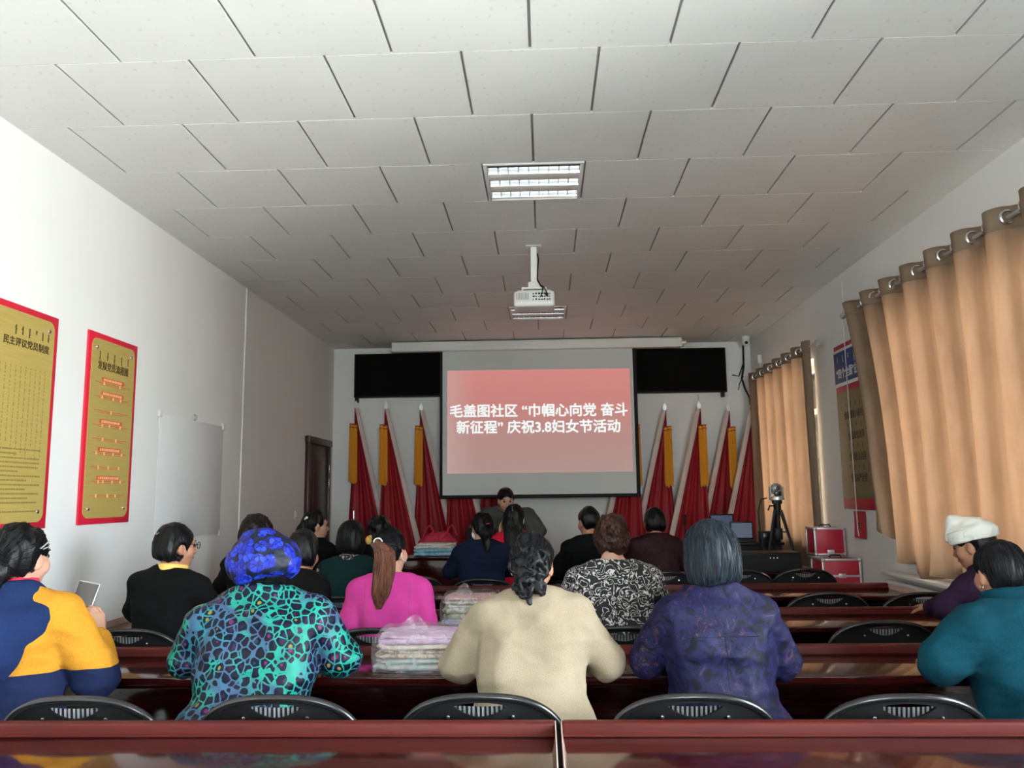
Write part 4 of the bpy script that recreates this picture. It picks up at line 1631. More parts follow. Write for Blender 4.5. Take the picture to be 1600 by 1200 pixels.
def person(label, X, Y, top, yaw=0, lean=8, side=0, hyaw=0, hpitch=0, htilt=0, wid=1.0, fat=0.0, arms='table', coat='black_coat', legs='trousers',
           skin='skin', hair='short', hairmat='hair_black', h=.010, collar=None, collar_mat=None, wr=.006, seedv=1, stand=False, hem=.50,
           s=None, hands=None, group=None, thick=.014, strands=0, sleeve=1.0, hx=0.0, cat='person', extra=None, wfreq=9, neckf=.5, collar_h=.02, neck=.150):
    """X, Y, top: where the crown of the head is; angles in degrees (yaw of the body, yaw of the head relative to the room)"""
    pz = .86 if stand else .590
    cl, cs_ = math.cos(math.radians(lean)), math.cos(math.radians(side))
    L = .50 * cl + neck * math.cos(math.radians(lean * .5)) + .112
    if s is None: s = min(1.10, max(.90, (top - pz) / L))
    hy = hyaw - yaw
    P = solve_pose(top, lean, side, s, pz, hy, hpitch, htilt, wid, neckf, neck)
    # put the crown where it is wanted by moving the hips
    cr = P.Hc + P.HR[:, 2] * .112 * s
    Rb = rotm(yaw)
    off = Rb @ cr
    root = (X - off[0], Y - off[1], top - cr[2] if abs(top - cr[2]) < .04 else 0.0)
    dz = top - cr[2]
    root = (root[0], root[1], 0.0)
    P.pel[2] += dz; P.N = P.N + [0, 0, dz]; P.Hc = P.Hc + [0, 0, dz]
    T = lambda v: P.Hc + P.HR @ (np.asarray(v, float) * s)
    tor = lambda a, b, c: P.pel + P.x * a * wid * s + P.y * b * s + P.u * c * s
    # arms -----------------------------------------------------------------
    S, E, W, HD, HN = {}, {}, {}, {}, {}
    tz = .812
    pre = {'table': ((.240, .10, .840), (.09, .31, tz), (-.5, .85, .0), (0, 0, -1)),
           'wide': ((.262, .10, .835), (.13, .31, tz), (-.6, .8, .0), (0, 0, -1)),
           'lap': ((.195, -.01, .80), (.105, .07, .690), (-.9, .3, -.05), (0, -.1, -1)),
           'fold': ((.300, .16, .81), (-.02, .33, tz + .02), (-1, .2, 0), (0, 0, -1))}
    for sd in (-1, 1):
        S[sd] = tor(sd * .166, -.005, .425)
        a = arms if isinstance(arms, str) else arms.get(sd, 'table')
        if isinstance(a, str):
            e_, w_, d_, n_ = pre[a]
            f = lambda v: np.array([sd * v[0], v[1], v[2]])
            if stand: pass
            E[sd], W[sd], HD[sd], HN[sd] = f(e_), f(w_), f(d_), f(n_)
            E[sd][0] *= (.5 + .5 * wid)
            if a != 'lap':
                E[sd] = E[sd] + P.x * 0 + np.array([P.N[0] * .6, max(0, P.N[1] - .07) * .5, 0])
                W[sd] = W[sd] + np.array([P.N[0] * .3, max(0, P.N[1] - .07) * .5, 0])
        else:
            E[sd], W[sd], HD[sd], HN[sd] = (np.asarray(v, float) for v in a[:4])
            if len(a) > 4:      # given in room coordinates
                Rt = Rb.T
                E[sd], W[sd] = Rt @ (E[sd] - np.array(root)), Rt @ (W[sd] - np.array(root))
                HD[sd], HN[sd] = Rt @ HD[sd], Rt @ HN[sd]
    curl = {-1: 20, 1: 20}
    if hands: curl.update(hands)
    # legs -----------------------------------------------------------------
    if stand:
        hip = [np.array([sd * .085 * wid, -.02, pz + dz - .02]) for sd in (-1, 1)]
        kne = [np.array([sd * .10, .02, .47]) for sd in (-1, 1)]
        ank = [np.array([sd * .10, -.03, .085]) for sd in (-1, 1)]
    else:
        hip = [np.array([sd * .085 * wid, .0, P.pel[2] - .015]) for sd in (-1, 1)]
        kne = [np.array([sd * .10 * wid, .40, .515]) for sd in (-1, 1)]
        ank = [np.array([sd * .10, .37, .085]) for sd in (-1, 1)]
    pts = np.array([P.Hc] + list(S.values()) + list(E.values()) + list(W.values()) + hip + kne + ank)
    lo = pts.min(0) - .24; hi = pts.max(0) + .24
    lo[2] = 0.0
    F = Field(lo, hi, h)
    # body -----------------------------------------------------------------
    def torso(F, t, k=.05):
        F.cap(tor(-.085, 0, .0), tor(.085, 0, .0), (.118 + fat * .7) * s + t, k=k)
        for sd in (-1, 1):
            F.cap(tor(sd * .055, .012, .06), tor(sd * .075, .0, .33), (.098 + fat) * s + t, (.104 + fat * .6) * s + t, k)
            F.cap(tor(sd * .035, -.005, .435), S[sd], .072 * s + t, .060 * s + t, k)
            F.cap(tor(sd * .12, -.01, .440), tor(sd * .025, -.012, .515), .050 * s + t, .046 * s + t, .04)
        F.cap(tor(0, .03, .10), tor(0, .01, .40), (.10 + fat) * s + t, .10 * s + t, k)

    def legsf(F, t, end=True):
        for i in (0, 1):
            F.cap(hip[i], kne[i], (.082 + fat * .5) * s + t, .060 * s + t, .05)
            F.cap(kne[i], ank[i], .056 * s + t, .038 * s + t, .03)
    torso(F, -.006)
    legsf(F, -.008)
    for i, sd in enumerate((-1, 1)):
        F.cap(ank[i], ank[i] + [sd * .015, .10, -.045], .036, .030, .02)
        F.cap(S[sd], E[sd], .050 * s, .040 * s, .03)
        F.cap(E[sd], W[sd], .040 * s, .027 * s, .02)
        hand(F, W[sd], HD[sd], HN[sd], s * .96, -sd, curl[sd])
    # neck and head
    F.cap(P.N - P.u * .02 * s, T((0, -.020, -.05)), .056 * s, .051 * s, .025)
    H = P.HR
    F.ell(T((0, -.014, .018)), (.075 * s, .094 * s, .094 * s), H, .02)
    F.ell(T((0, .028, -.036)), (.061 * s, .066 * s, .082 * s), H, .03)
    F.ell(T((0, .052, -.098)), (.030 * s, .030 * s, .024 * s), H, .03)
    for sd in (-1, 1):
        F.ell(T((sd * .045, .055, -.035)), (.024 * s, .026 * s, .028 * s), H, .02)
        F.ell(T((sd * .031, .096, .006)), (.015 * s, .010 * s, .010 * s), H, .012, 'sub')
        F.ell(T((sd * .077, -.006, -.018)), (.010 * s, .021 * s, .034 * s), H @ rotm(-sd * 18), .008)
        F.ell(T((sd * .087, .004, -.014)), (.005 * s, .009 * s, .018 * s), H, .006, 'sub')
        F.ell(T((sd * .013, .096, -.040)), (.009 * s, .010 * s, .008 * s), H, .006)
    F.cap(T((-.028, .083, .026)), T((.028, .083, .026)), .011 * s, k=.015)
    F.cap(T((0, .088, .012)), T((0, .106, -.034)), .0075 * s, .0115 * s, .012)
    F.ell(T((0, .086, -.066)), (.024 * s, .011 * s, .011 * s), H, .008)
    V, Q = F.mesh()
    body = obj_np('person', V, Q, MT[skin])
    body.location = root
    body.rotation_euler = (0, 0, math.radians(yaw))
    tag(body, label, cat, group)
    # face details ------------------------------------------------------------
    for sd in (-1, 1):
        m = MB(); m.ball(T((sd * .031, .0835, .005)), .0105 * s, 10); m.build('eye', MT['eye_white'], body)
        m = MB(); m.tube([T((sd * .016, .0945, .026)), T((sd * .032, .093, .031)), T((sd * .048, .081, .027))], [.002, .0028, .0015], 6); m.build('eyebrow', MT[hairmat], body)
    m = MB(); m.ball((0, 0, 0), (.021 * s, .006 * s, .0075 * s), 12)
    mt_ = Matrix(H.tolist()).to_4x4(); mt_.translation = Vector(T((0, .0945, -.066)))
    bmesh.ops.transform(m.bm, matrix=mt_, verts=m.bm.verts); m.build('mouth', MT['lips'], body)
    # trousers and shoes -----------------------------------------------------
    G = Field((lo[0], lo[1], 0), (hi[0], hi[1], pz + .25), max(h, .011))
    G.cap(tor(-.085, 0, .0), tor(.085, 0, .0), (.118 + fat * .7) * s + .006, k=.03)
    legsf(G, .012)
    G.plane((0, 0, .10), (0, 0, -1))
    G.wrinkle(.003, 14, seedv)
    V, Q = G.mesh(); obj_np('trousers', V, Q, MT[legs], body)
    for i, sd in enumerate((-1, 1)):
        G = Field(ank[i] - .12, ank[i] + [.12, .24, .08], .010)
        G.cap(ank[i] + [0, -.02, -.045], ank[i] + [sd * .02, .13, -.050], .040, .036, .02)
        G.cap(ank[i] + [0, -.01, .0], ank[i] + [0, .0, -.04], .042, .044, .02)
        G.plane((0, 0, .002), (0, 0, -1)); G.plane((0, 0, .115), (0, 0, 1))
        V, Q = G.mesh(); obj_np('shoe', V, Q, MT['shoe'], body)
    # jacket --------------------------------------------------------------------
    lo2 = np.array([lo[0], lo[1], .30]) if not stand else np.array([lo[0], lo[1], .62])
    G = Field(lo2, (hi[0], hi[1], P.N[2] + .16), h)
    torso(G, thick)
    if not stand:
        G.cap(tor(-.10, 0, -.02), tor(.10, 0, -.02), (.118 + fat * .7) * s + thick + .01, k=.04)
    else:
        G.cap(tor(-.09, -.02, -.08), tor(.09, -.02, -.08), .118 * s + thick + .01, k=.05)
    for sd in (-1, 1):
        G.cap(S[sd], E[sd], .056 * s * sleeve + thick + fat * .25, .047 * s * sleeve + thick, .016)
        G.cap(E[sd], W[sd], .046 * s * sleeve + thick, .033 * s * sleeve + thick * .8, .025)
    nb = vnorm(P.nd + P.u)
    G.cap(P.N - nb * .02, P.N + nb * (.012 + collar_h) * s, .060 * s + thick * .6, .053 * s + thick * .5, .02)
    for sd in (-1, 1):
        hd = vnorm(W[sd] - E[sd])
        G.cap(W[sd] + hd * .055, W[sd] + hd * .22, .058, .07, .004, 'sub')
    G.plane(P.N + nb * (.014 + collar_h) * s, nb, 0, P.N - .13, P.N + .13)
    G.plane((0, 0, hem if not stand else pz - .12), (0, 0, -1))
    if wr:
        G.wrinkle(wr * .9, wfreq, seedv + 5, stretch=(.55, 1, 1.25))
        G.wrinkle(wr * .45, wfreq * 2.4, seedv + 9, stretch=(.6, 1, 1.2))
    V, Q = G.mesh(); jk = obj_np('jacket', V, Q, MT[coat], body); JG = G
    # collar ------------------------------------------------------------------------
    if collar:
        G = Field(P.N - .17, P.N + .17, min(h, .008))
        c = P.N + nb * collar.get('z', .02)
        r, tk, hh = collar.get('r', .070) * s, collar.get('t', .012), collar.get('h', .03)
        G.cap(c - nb * hh, c + nb * hh, r + tk, r * .95 + tk, 0)
        G.cap(c - nb * .3, c + nb * .3, r - .004, k=.004, op='sub')
        G.plane(c + nb * hh * .8, nb, .006); G.plane(c - nb * hh, -nb)
        if collar.get('wr'): G.wrinkle(collar['wr'], 30, seedv)
        V, Q = G.mesh(); obj_np(collar.get('name', 'collar'), V, Q, MT[collar_mat or coat], body)
    # hair ------------------------------------------------------------------------
    hf = hair_field(hair, T, H, s, P, min(h, .0065), seedv)
    if hf is not None:
        V, Q = hf.mesh(); ho = obj_np('hair', V, Q, MT[hairmat], body)
        if strands: hair_strands(hf, T, H, s, strands, hair, MT[hairmat], ho, seedv)
    P.T, P.body, P.S, P.E, P.W, P.root, P.yaw, P.jacket, P.G, P.tor = T, body, S, E, W, root, yaw, jk, JG, tor
    return P


def hair_field(style, T, H, s, P, h, seed):
    if style in (None, 'none'): return None
    c = P.Hc
    dn = {'pony': .40, 'long': .48, 'curlybun': .36, 'lowpony': .34}.get(style, .24)
    lo = c - np.array([.20, .24, dn]) * s; hi = c + np.array([.20, .24, .17]) * s
    G = Field(lo, hi, h)
    vol = {'fluffy': .018, 'curly': .004, 'bob': .010, 'wavybob': .014}.get(style, .0)
    G.ell(T((0, -.020, .030)), ((.084 + vol) * s, (.102 + vol) * s, (.098 + vol * .8) * s), H, .0)
    G.ell(T((0, -.050, -.005)), ((.076 + vol) * s, (.072 + vol) * s, (.090 + vol) * s), H, .03)
    if style in ('bob', 'wavybob', 'fluffy'):
        for sd in (-1, 1): G.ell(T((sd * .048, -.022, -.050)), (.050 * s, .070 * s, .085 * s), H, .03)
        G.ell(T((0, -.065, -.065)), (.075 * s, .052 * s, .080 * s), H, .03)
    if style == 'shortbob':
        for sd in (-1, 1): G.ell(T((sd * .046, -.030, -.028)), (.046 * s, .066 * s, .070 * s), H, .03)
        G.ell(T((0, -.060, -.050)), (.072 * s, .050 * s, .075 * s), H, .03)
    # open the face, ears, nape
    G.ell(T((0, .112, -.045)), (.074 * s, .085 * s, .108 * s), H, .015, 'sub')
    G.ell(T((0, .060, -.12)), (.068 * s, .085 * s, .09 * s), H, .02, 'sub')
    if style == 'lowpony':
        for sd in (-1, 1): G.ell(T((sd * .094, .010, -.040)), (.034 * s, .046 * s, .056 * s), H, .012, 'sub')
    if style not in ('bob', 'wavybob', 'long', 'fluffy'):
        for sd in (-1, 1): G.ell(T((sd * .092, .006, -.030)), (.032 * s, .034 * s, .042 * s), H, .012, 'sub')
    cut = {'bob': -.115, 'wavybob': -.125, 'fluffy': -.10, 'shortbob': -.092, 'long': -.2, 'pony': -.055, 'bun': -.06, 'curlybun': -.07, 'lowpony': -.075}.get(style, -.078)
    G.plane(T((0, -.05, cut)), H @ np.array([0, -.35, -1.0]), .02)
    G.wrinkle(.0035 * s, 55, seed, stretch=(1, 1, .22))
    if style in ('curly', 'fluffy', 'wavybob'):
        G.wrinkle(.007 * s, 42 if style == 'curly' else 30, seed + 1)
    if style == 'bun':
        G.ell(T((0, -.135, -.015)), (.052 * s, .046 * s, .056 * s), H, .02); G.wrinkle(.003, 60, seed + 2, stretch=(.3, 1, 1))
    if style == 'lowpony':
        G.ell(T((0, -.112, -.050)), (.050 * s, .044 * s, .052 * s), H, .03)
        G.cap(T((0, -.122, -.07)), T((0, -.135, -.20)), .046 * s, .026 * s, .02)
        G.wrinkle(.004, 60, seed + 2, stretch=(1, 1, .2))
    if style == 'pony':
        pass
    if style == 'long':
        b = T((0, -.075, -.05))
        d = np.array([0, -.10, -1.0])
        for q in (-.05, -.02, .02, .05):
            e = P.N + P.x * q * 1.1 - P.y * .105 * s - P.u * .13
            G.cap(b + P.x * q * .8, e, .045 * s, .030 * s, .03)
        G.wrinkle(.004, 50, seed + 2, stretch=(1, 1, .15))
    if style == 'curlybun':
        rng = np.random.RandomState(seed)
        G.ell(T((.005, -.115, -.03)), (.072 * s, .045 * s, .085 * s), H, .02)
        for k in range(64):
            a = rng.uniform(0, 6.28); rr = rng.uniform(.015, .072)
            cc = np.array([.008 + rr * math.cos(a), -.150 + .25 * rr + rng.uniform(-.02, .012), -.062 + rr * 1.5 * math.sin(a)])
            r0 = rng.uniform(.012, .023)
            ax = vnorm(rng.normal(size=3))
            a1 = vnorm(np.cross(ax, [.3, .2, 1])); a2 = np.cross(ax, a1)
            pr = None
            for q in range(9):
                tq = q / 8 * 5.2
                p = T(cc + (a1 * math.cos(tq) + a2 * math.sin(tq)) * r0)
                if pr is not None: G.cap(pr, p, .0065 * s, k=.003)
                pr = p
        G.wrinkle(.0016, 150, seed + 3)
    return G


def hair_strands(G, T, H, s, n, style, mat, parent, seed):
    """fine locks that follow the surface of the hair"""
    rng = np.random.RandomState(seed)
    cr = T((0, -.03, .12))
    p = []
    while len(p) < n:
        q = vnorm(rng.normal(size=3)) * np.array([.1, .12, .12]) * s
        p.append(T(q + np.array([0, -.02, .02])))
    p = np.array(p)
    for _ in range(8):
        d = G.sample(p); p = p - G.grad(p) * np.clip(d - .001, -.03, .03)[:, None]
    steps = 11
    path = [p.copy()]
    wob = rng.normal(size=(n, 3)) * .35
    tgt = None
    if style in ('bun', 'pony', 'lowpony', 'curlybun'):
        tgt = T((0, -.115, .05) if style == 'pony' else (0, -.12, -.02))
    curl = 1.1 if style in ('curly', 'fluffy', 'wavybob') else .0
    for k in range(steps):
        g = G.grad(p)
        if tgt is not None: d = tgt - p
        else: d = (p - cr) * .6 + np.array([0, -.02, -.10])
        d = d + wob * (.02 + .04 * curl)
        if curl: d = d + np.cross(g, d) * np.sin(k * 1.1 + wob[:, :1] * 9) * 1.2
        d = d - g * (d * g).sum(1, keepdims=True)
        d = d / (np.linalg.norm(d, axis=1, keepdims=True) + 1e-9)
        p = p + d * .010 * s
        e = G.sample(p)
        p = p - G.grad(p) * np.clip(e - (.0015 + .0012 * np.abs(wob[:, 0])), -.012, .012)[:, None]
        path.append(p.copy())
    A = np.stack(path, 1)
    good = (np.abs(G.sample(A)) < .02).all(1)
    A = A[good]
    V, Q = [], []
    for line in A:
        b = len(V)
        m = len(line)
        for i, pt in enumerate(line):
            d = vnorm(line[min(i + 1, m - 1)] - line[max(i - 1, 0)])
            a = vnorm(np.cross(d, [.31, .2, .93])); c = np.cross(d, a)
            r = .0013 * s * (1 - abs(2 * i / (m - 1) - 1) ** 4 * .9)
            for q in range(3): V.append(pt + r * (a * math.cos(q * 2.094) + c * math.sin(q * 2.094)))
        for i in range(m - 1):
            for q in range(3):
                Q.append((b + i * 3 + q, b + i * 3 + (q + 1) % 3, b + i * 3 + 3 + (q + 1) % 3, b + i * 3 + 3 + q))
    if Q: obj_np('hair_locks', V, Q, mat, parent)


def seam(P, pts, mat, name='seam', r=.0016):
    """a stitched seam lying on the jacket"""
    p = np.array(pts, float)
    for _ in range(12):
        d = P.G.sample(p)
        p = p - P.G.grad(p) * np.clip(d + .0004, -.02, .02)[:, None]
    m = MB(); m.tube([Vector(q) for q in p], r, 5)
    return m.build(name, mat, P.jacket)


def sleeve_line(P, sd):
    return [P.tor(sd * (.128 + .022 * (q / 20) ** 2), -.13 + .05 * (1 - q / 20) ** 3, .475 - .25 * q / 20) for q in range(21)]


def loft_tail(P, pts, radii, mat, name='ponytail', seed=3, n=90, flat=.6):
    """a tail of many strands along a path"""
    rng = np.random.RandomState(seed)
    pts = [np.asarray(p, float) for p in pts]
    tt_ = np.linspace(0, 1, 16)
    base = np.linspace(0, 1, len(pts))
    path = np.stack([np.interp(tt_, base, [p[i] for p in pts]) for i in range(3)], 1)
    for _ in range(2): path[1:-1] = (path[:-2] + 2 * path[1:-1] + path[2:]) / 4
    rad = np.interp(tt_, base, radii)
    m = MB()
    m.tube([Vector(p) for p in path[:15]], [float(r * .55) for r in rad[:15]], 12)
    for k in range(n):
        a = rng.uniform(0, 6.28); rr = math.sqrt(rng.uniform(.45, 1))
        end = rng.randint(12, 17)
        ln = []
        for i in range(min(end, 16)):
            w = a + .15 * math.sin(i * .3 + k)
            o = np.array([math.cos(w) * rr * rad[i], math.sin(w) * rr * rad[i] * flat, 0])
            ln.append(path[i] + o)
        r0 = rng.uniform(.002, .0038)
        m.tube(ln, [r0 * (1 if i < len(ln) - 3 else .5) for i in range(len(ln))], 4)
    return m.build(name, mat, P.body)


def local(P, w):
    """world point -> the person's own coordinates"""
    a = math.radians(-P.yaw)
    d = np.asarray(w, float) - np.asarray(P.root)
    return np.array([d[0] * math.cos(a) - d[1] * math.sin(a), d[0] * math.sin(a) + d[1] * math.cos(a), d[2]])


# ------------------------------------------------------------------ people, second row from the camera
def hd_at(px, py, Y):
    v = at(px, py, Y)
    return dict(X=v.x, Y=v.y, top=v.z)


# woman in the amber and navy sweatshirt, holding up a phone
P = person('person in amber and navy sweatshirt holding up a phone at the left edge', **hd_at(42, 824, 2.98), yaw=2, lean=7, side=-3, hyaw=-11, hpitch=5, wid=1.04, fat=.012,
           arms={1: (at(152, 1062, 2.98), at(154, 994, 3.10), (-.12, -.02, 1), (-1, .25, 0), 'room'), -1: (at(20, 1075, 3.12), at(88, 1000, 3.16), (.35, .1, 1), (1, -.3, .1), 'room')},
           coat='hoodie', hair='lowpony', hairmat='hair_black', h=.0075, wr=.008, seedv=3, strands=260, hands={1: 50, -1: 45}, skin='skin_pale',
           collar=dict(name='neck_scarf', z=.045, h=.024, t=.010, r=.062, wr=.004), collar_mat='red_scarf', thick=.020, sleeve=1.12)
G = Field(P.N - .26, P.N + .26, .009)
G.cap(P.N - P.y * .035 - P.u * .02, P.N - P.y * .125 - P.u * .13, .085, .105, 0)
for sd in (-1, 1):
    G.cap(P.N + P.x * sd * .13 - P.u * .070 - P.y * .02, P.N + P.x * sd * .05 - P.u * .01 - P.y * .03, .064, .078, .05)
    G.cap(P.N + P.x * sd * .145 - P.u * .085 - P.y * .06, P.N - P.y * .12 - P.u * .19, .060, .090, .05)
G.cap(P.N - P.u * .1, P.N + P.nd * .3, .070, k=.01, op='sub')
G.wrinkle(.006, 14, 4)
V, Q = G.mesh(); obj_np('hood', V, Q, MT['navy_fleece'], P.body)
m = MB(); m.tube([P.T((.078, .035, .060)), P.T((.088, .0, .040)), P.T((.088, -.045, .012))], .0028, 6); m.build('hair_clip', MT['grey_plastic'], P.body)
m = MB(); m.tube([P.T((.082, .035, .040)), P.T((.089, .0, .030))], .0022, 6); m.build('hair_clip', MT['grey_plastic'], P.body)
# the phone in her hands
pc = at(128, 944, 3.125)
t = thing('phone', pc, math.radians(-28), 'dark smartphone held up by the person in the amber sweatshirt', 'phone')
t.rotation_euler = (math.radians(-16), math.radians(13), math.radians(14))
m = MB(); m.box(-.040, .040, -.0045, .0045, -.086, .086, .004, 3); m.build('case', MT['silver'], t)
m = MB(); m.box(-.0375, .0375, -.0062, -.0040, -.082, .082, .001); m.build('screen', MT['phone_glass'], t)
P1 = P

# blue floral cap, teal leopard brocade
P = person('person in blue floral head wrap and teal leopard brocade jacket', **hd_at(405, 846, 3.05), yaw=6, lean=17, hyaw=34, hpitch=12, htilt=-4, wid=1.20, fat=.018, neck=.105, s=.995,
           arms={-1: 'table', 1: ((.285, .15, .84), (.17, .36, .815), (-.5, .8, 0), (0, 0, -1))}, coat='leopard', hair='short', hairmat='hair_black', h=.0075, wr=.009, seedv=11, skin='skin_pale',
           collar=dict(z=.022, h=.028, t=.016, r=.068), thick=.018)
G = Field(P.Hc - .24, P.Hc + .24, .006)
G.ell(P.T((0, -.030, .034)), (.132, .136, .101), P.HR, 0)
G.ell(P.T((0, -.075, .0)), (.112, .095, .085), P.HR, .03)
G.ell(P.T((0, -.02, .125)), (.06, .06, .022), P.HR, .03)
G.ell(P.T((0, .115, -.085)), (.105, .10, .115), P.HR, .02, 'sub')
for sd in (-1, 1): G.ell(P.T((sd * .10, .03, -.06)), (.04, .05, .05), P.HR, .015, 'sub')
G.plane(P.T((0, -.02, -.052)), P.HR @ np.array([0, -.2, -1]), .02)
G.wrinkle(.0045, 20, 5, stretch=(1, 1, .5)); G.wrinkle(.002, 60, 6)
V, Q = G.mesh(); obj_np('head_wrap', V, Q, MT['floral'], P.body)
P2 = P

# cream coat, dark curly hair gathered at the nape
P = person('person in cream wool coat with gathered dark curls, bending over the table', **hd_at(832, 838, 3.06), yaw=-3, lean=17, hyaw=-6, hpitch=16, wid=.97, fat=.022,
           arms='wide', coat='cream', hair='curlybun', hairmat='hair_dark', h=.0075, wr=.009, seedv=21, strands=320, collar=dict(z=.0, h=.028, t=.016, r=.072), thick=.018, sleeve=1.08)
P3 = P

# purple blue brocade jacket, blue-grey bob
P = person('person in purple blue brocade jacket with a blue-grey bob', **hd_at(1104, 822, 2.96), yaw=4, lean=8, hyaw=16, hpitch=4, wid=.95, fat=.016,
           arms='table', coat='purple', hair='bob', hairmat='hair_grey', h=.0075, wr=.009, seedv=31, strands=520, collar=dict(z=.012, h=.03, t=.014), thick=.016)
P4 = P
seam(P, [P.tor(.0, -.14, .36 - .26 * q / 24) for q in range(25)], MT['trousers'], 'back_seam', .0011)
seam(P, [P.tor(-.15 + .30 * q / 24, -.13, .36) for q in range(25)], MT['trousers'], 'yoke_seam', .0011)

# teal wool coat
P = person('person in teal wool coat with short dark hair and an earring', **hd_at(1552, 850, 3.02), yaw=16, lean=14, side=2, hyaw=4, hpitch=10, wid=1.20, fat=.014,
           arms={-1: 'wide', 1: 'table'}, coat='teal', hair='short', hairmat='hair_dark', h=.0075, wr=.009, seedv=41, strands=480, collar=dict(z=.030, h=.055, t=.020, r=.074), thick=.022, sleeve=1.12)
m = MB(); m.tube([P.T((-.082 + .006 * math.cos(a), -.006 + .003, -.056 + .007 * math.sin(a))) for a in [2 * math.pi * q / 12 for q in range(12)]], .0014, 6, closed=True); m.build('earring', MT['silver'], P.body)
P5 = P

# ------------------------------------------------------------------ third row
P = person('person in black coat with yellow collar and glasses, facing toward the door', **hd_at(280, 821, 4.21), yaw=-14, lean=7, hyaw=-46, hpitch=4, wid=1.04, fat=.014,
           arms='table', coat='black_coat', hair='shortbob', hairmat='hair_black', h=.009, seedv=51, strands=160, collar=dict(z=.022, h=.024, t=.016), collar_mat='yellow_collar')
m = MB()
for sd in (-1, 1):
    m.tube([P.T((sd * .033 + .024 * math.cos(a), .112 - .012 * abs(math.cos(a)) * 0, .004 + .019 * math.sin(a))) for a in [2 * math.pi * q / 20 for q in range(20)]], .0016, 6, closed=True)
    m.tube([P.T((sd * .057, .110, .008)), P.T((sd * .080, .03, .012)), P.T((sd * .082, -.005, .006))], .0015, 6)
m.tube([P.T((-.009, .113, .006)), P.T((.009, .113, .006))], .0016, 6)
m.build('glasses', MT['steel'], P.body)
m = MB(); m.tube([P.T((-.012, -.125, .055)), P.T((.0, -.126, .062)), P.T((.018, -.122, .060)), P.T((.03, -.115, .070))], .002, 6); m.build('hair_pin', MT['silver'], P.body)

P = person('person in plain black coat between the floral head wrap and the pink jacket', **hd_at(478, 832, 4.31), yaw=0, lean=16, hyaw=-10, hpitch=12, wid=.70,
           arms='lap', coat='black_coat2', hair='shortbob', hairmat='hair_black', h=.011, seedv=61)

P = person('person in bright pink jacket with a long brown ponytail', **hd_at(612, 829, 4.17), yaw=2, lean=5, hyaw=-26, hpitch=2, wid=.97, fat=.004,
           arms='lap', coat='pink', hair='pony', hairmat='hair_black', h=.008, wr=.003, seedv=71, strands=300, skin='skin_pale', collar_h=.012)
r0 = P.T((0, -.118, .048))
w_ = lambda px, py, Y: local(P, at(px, py, Y))
loft_tail(P, [r0, r0 + np.array([-.004, -.035, -.005]), w_(603, 858, 3.93), w_(600, 895, 3.92), w_(594, 930, 3.91), w_(592, 952, 3.93)], [.018, .036, .050, .054, .044, .014], MT['hair_tail'], n=230)
for sd in (-1, 1): seam(P, sleeve_line(P, sd), MT['ink'], 'armhole_seam', .0011)
m = MB(); m.tube([r0 + np.array([.020 * math.cos(a), -.012, .020 * math.sin(a)]) for a in [2 * math.pi * q / 14 for q in range(14)]], .006, 8, closed=True); m.build('hair_tie', MT['silver'], P.body)
m = MB(); m.tube([P.T((.078, -.012, .012)), P.T((.086, -.020, -.02)), P.T((.077, .01, -.05)), P.T((.06, .06, -.06))], .0025, 6); m.build('mask_strap', MT['mask'], P.body)

P = person('person in black and white squiggle print blouse with curly reddish hair', **hd_at(955, 808, 4.18), yaw=-2, lean=5, hyaw=-4, hpitch=4, wid=1.10, fat=.014,
           arms='table', coat='squiggle', hair='curly', hairmat='hair_brown', h=.008, wr=.004, seedv=81, strands=420, skin='skin_pale', collar=dict(z=.018, h=.018, t=.010))

P = person('person in dark plum coat and white cloth cap by the curtain', **hd_at(1509, 820, 4.22), yaw=24, lean=24, hyaw=46, hpitch=14, wid=.98, fat=.012,
           arms={-1: ((-.25, .24, .86), (-.08, .46, .82), (.3, .9, 0), (0, 0, -1)), 1: 'lap'}, coat='plum', hair='short', hairmat='hair_black', h=.009, seedv=91, skin='skin_dark', collar=dict(z=.0, h=.05, t=.02, r=.07))
G = Field(P.Hc - .24, P.Hc + .24, .006)
G.ell(P.T((0, -.015, .055)), (.096, .112, .058), P.HR, 0)
G.cap(P.T((0, .080, .055)), P.T((0, .062, .150)), .038, .020, .05)
G.cap(P.T((0, .062, .150)), P.T((0, -.05, .115)), .016, .022, .05)
G.cap(P.T((0, -.09, .05)), P.T((0, .03, .115)), .035, .024, .06)
G.plane(P.T((0, 0, .028)), P.HR @ np.array([0, .08, -1]), .01)
G.wrinkle(.004, 24, 3)
V, Q = G.mesh(); obj_np('cap', V, Q, MT['white_cap'], P.body)
G = Field(P.Hc - .24, P.Hc + .24, .006)
for k in range(40):
    a0, a1 = 2 * math.pi * k / 40, 2 * math.pi * (k + 1) / 40
    f = lambda a, z: P.T((.094 * math.cos(a), -.012 + .112 * math.sin(a), z))
    for z in (.030, .045, .060, .074): G.cap(f(a0, z), f(a1, z), .0085, k=.006)
G.wrinkle(.002, 40, 8)
V, Q = G.mesh(); obj_np('cap_band', V, Q, MT['white_cap'], P.body)

# ------------------------------------------------------------------ fourth row
person('person with fluffy dark brown hair behind the blue floral head wrap', **hd_at(404, 810, 5.42), yaw=-4, lean=6, hyaw=-12, hpitch=3, wid=1.0, coat='black_coat2', hair='fluffy', hairmat='hair_soft', h=.011, seedv=101, strands=160)
P = person('person in dark green coat with a rounded black bob', **hd_at(551, 818, 5.41), yaw=0, lean=6, hyaw=-8, hpitch=4, wid=1.12, fat=.014, coat='green', hair='bob', hairmat='hair_black', h=.011, seedv=111, strands=160,
           collar=dict(name='patterned_scarf', z=.012, h=.02, t=.012, wr=.003), collar_mat='squiggle')

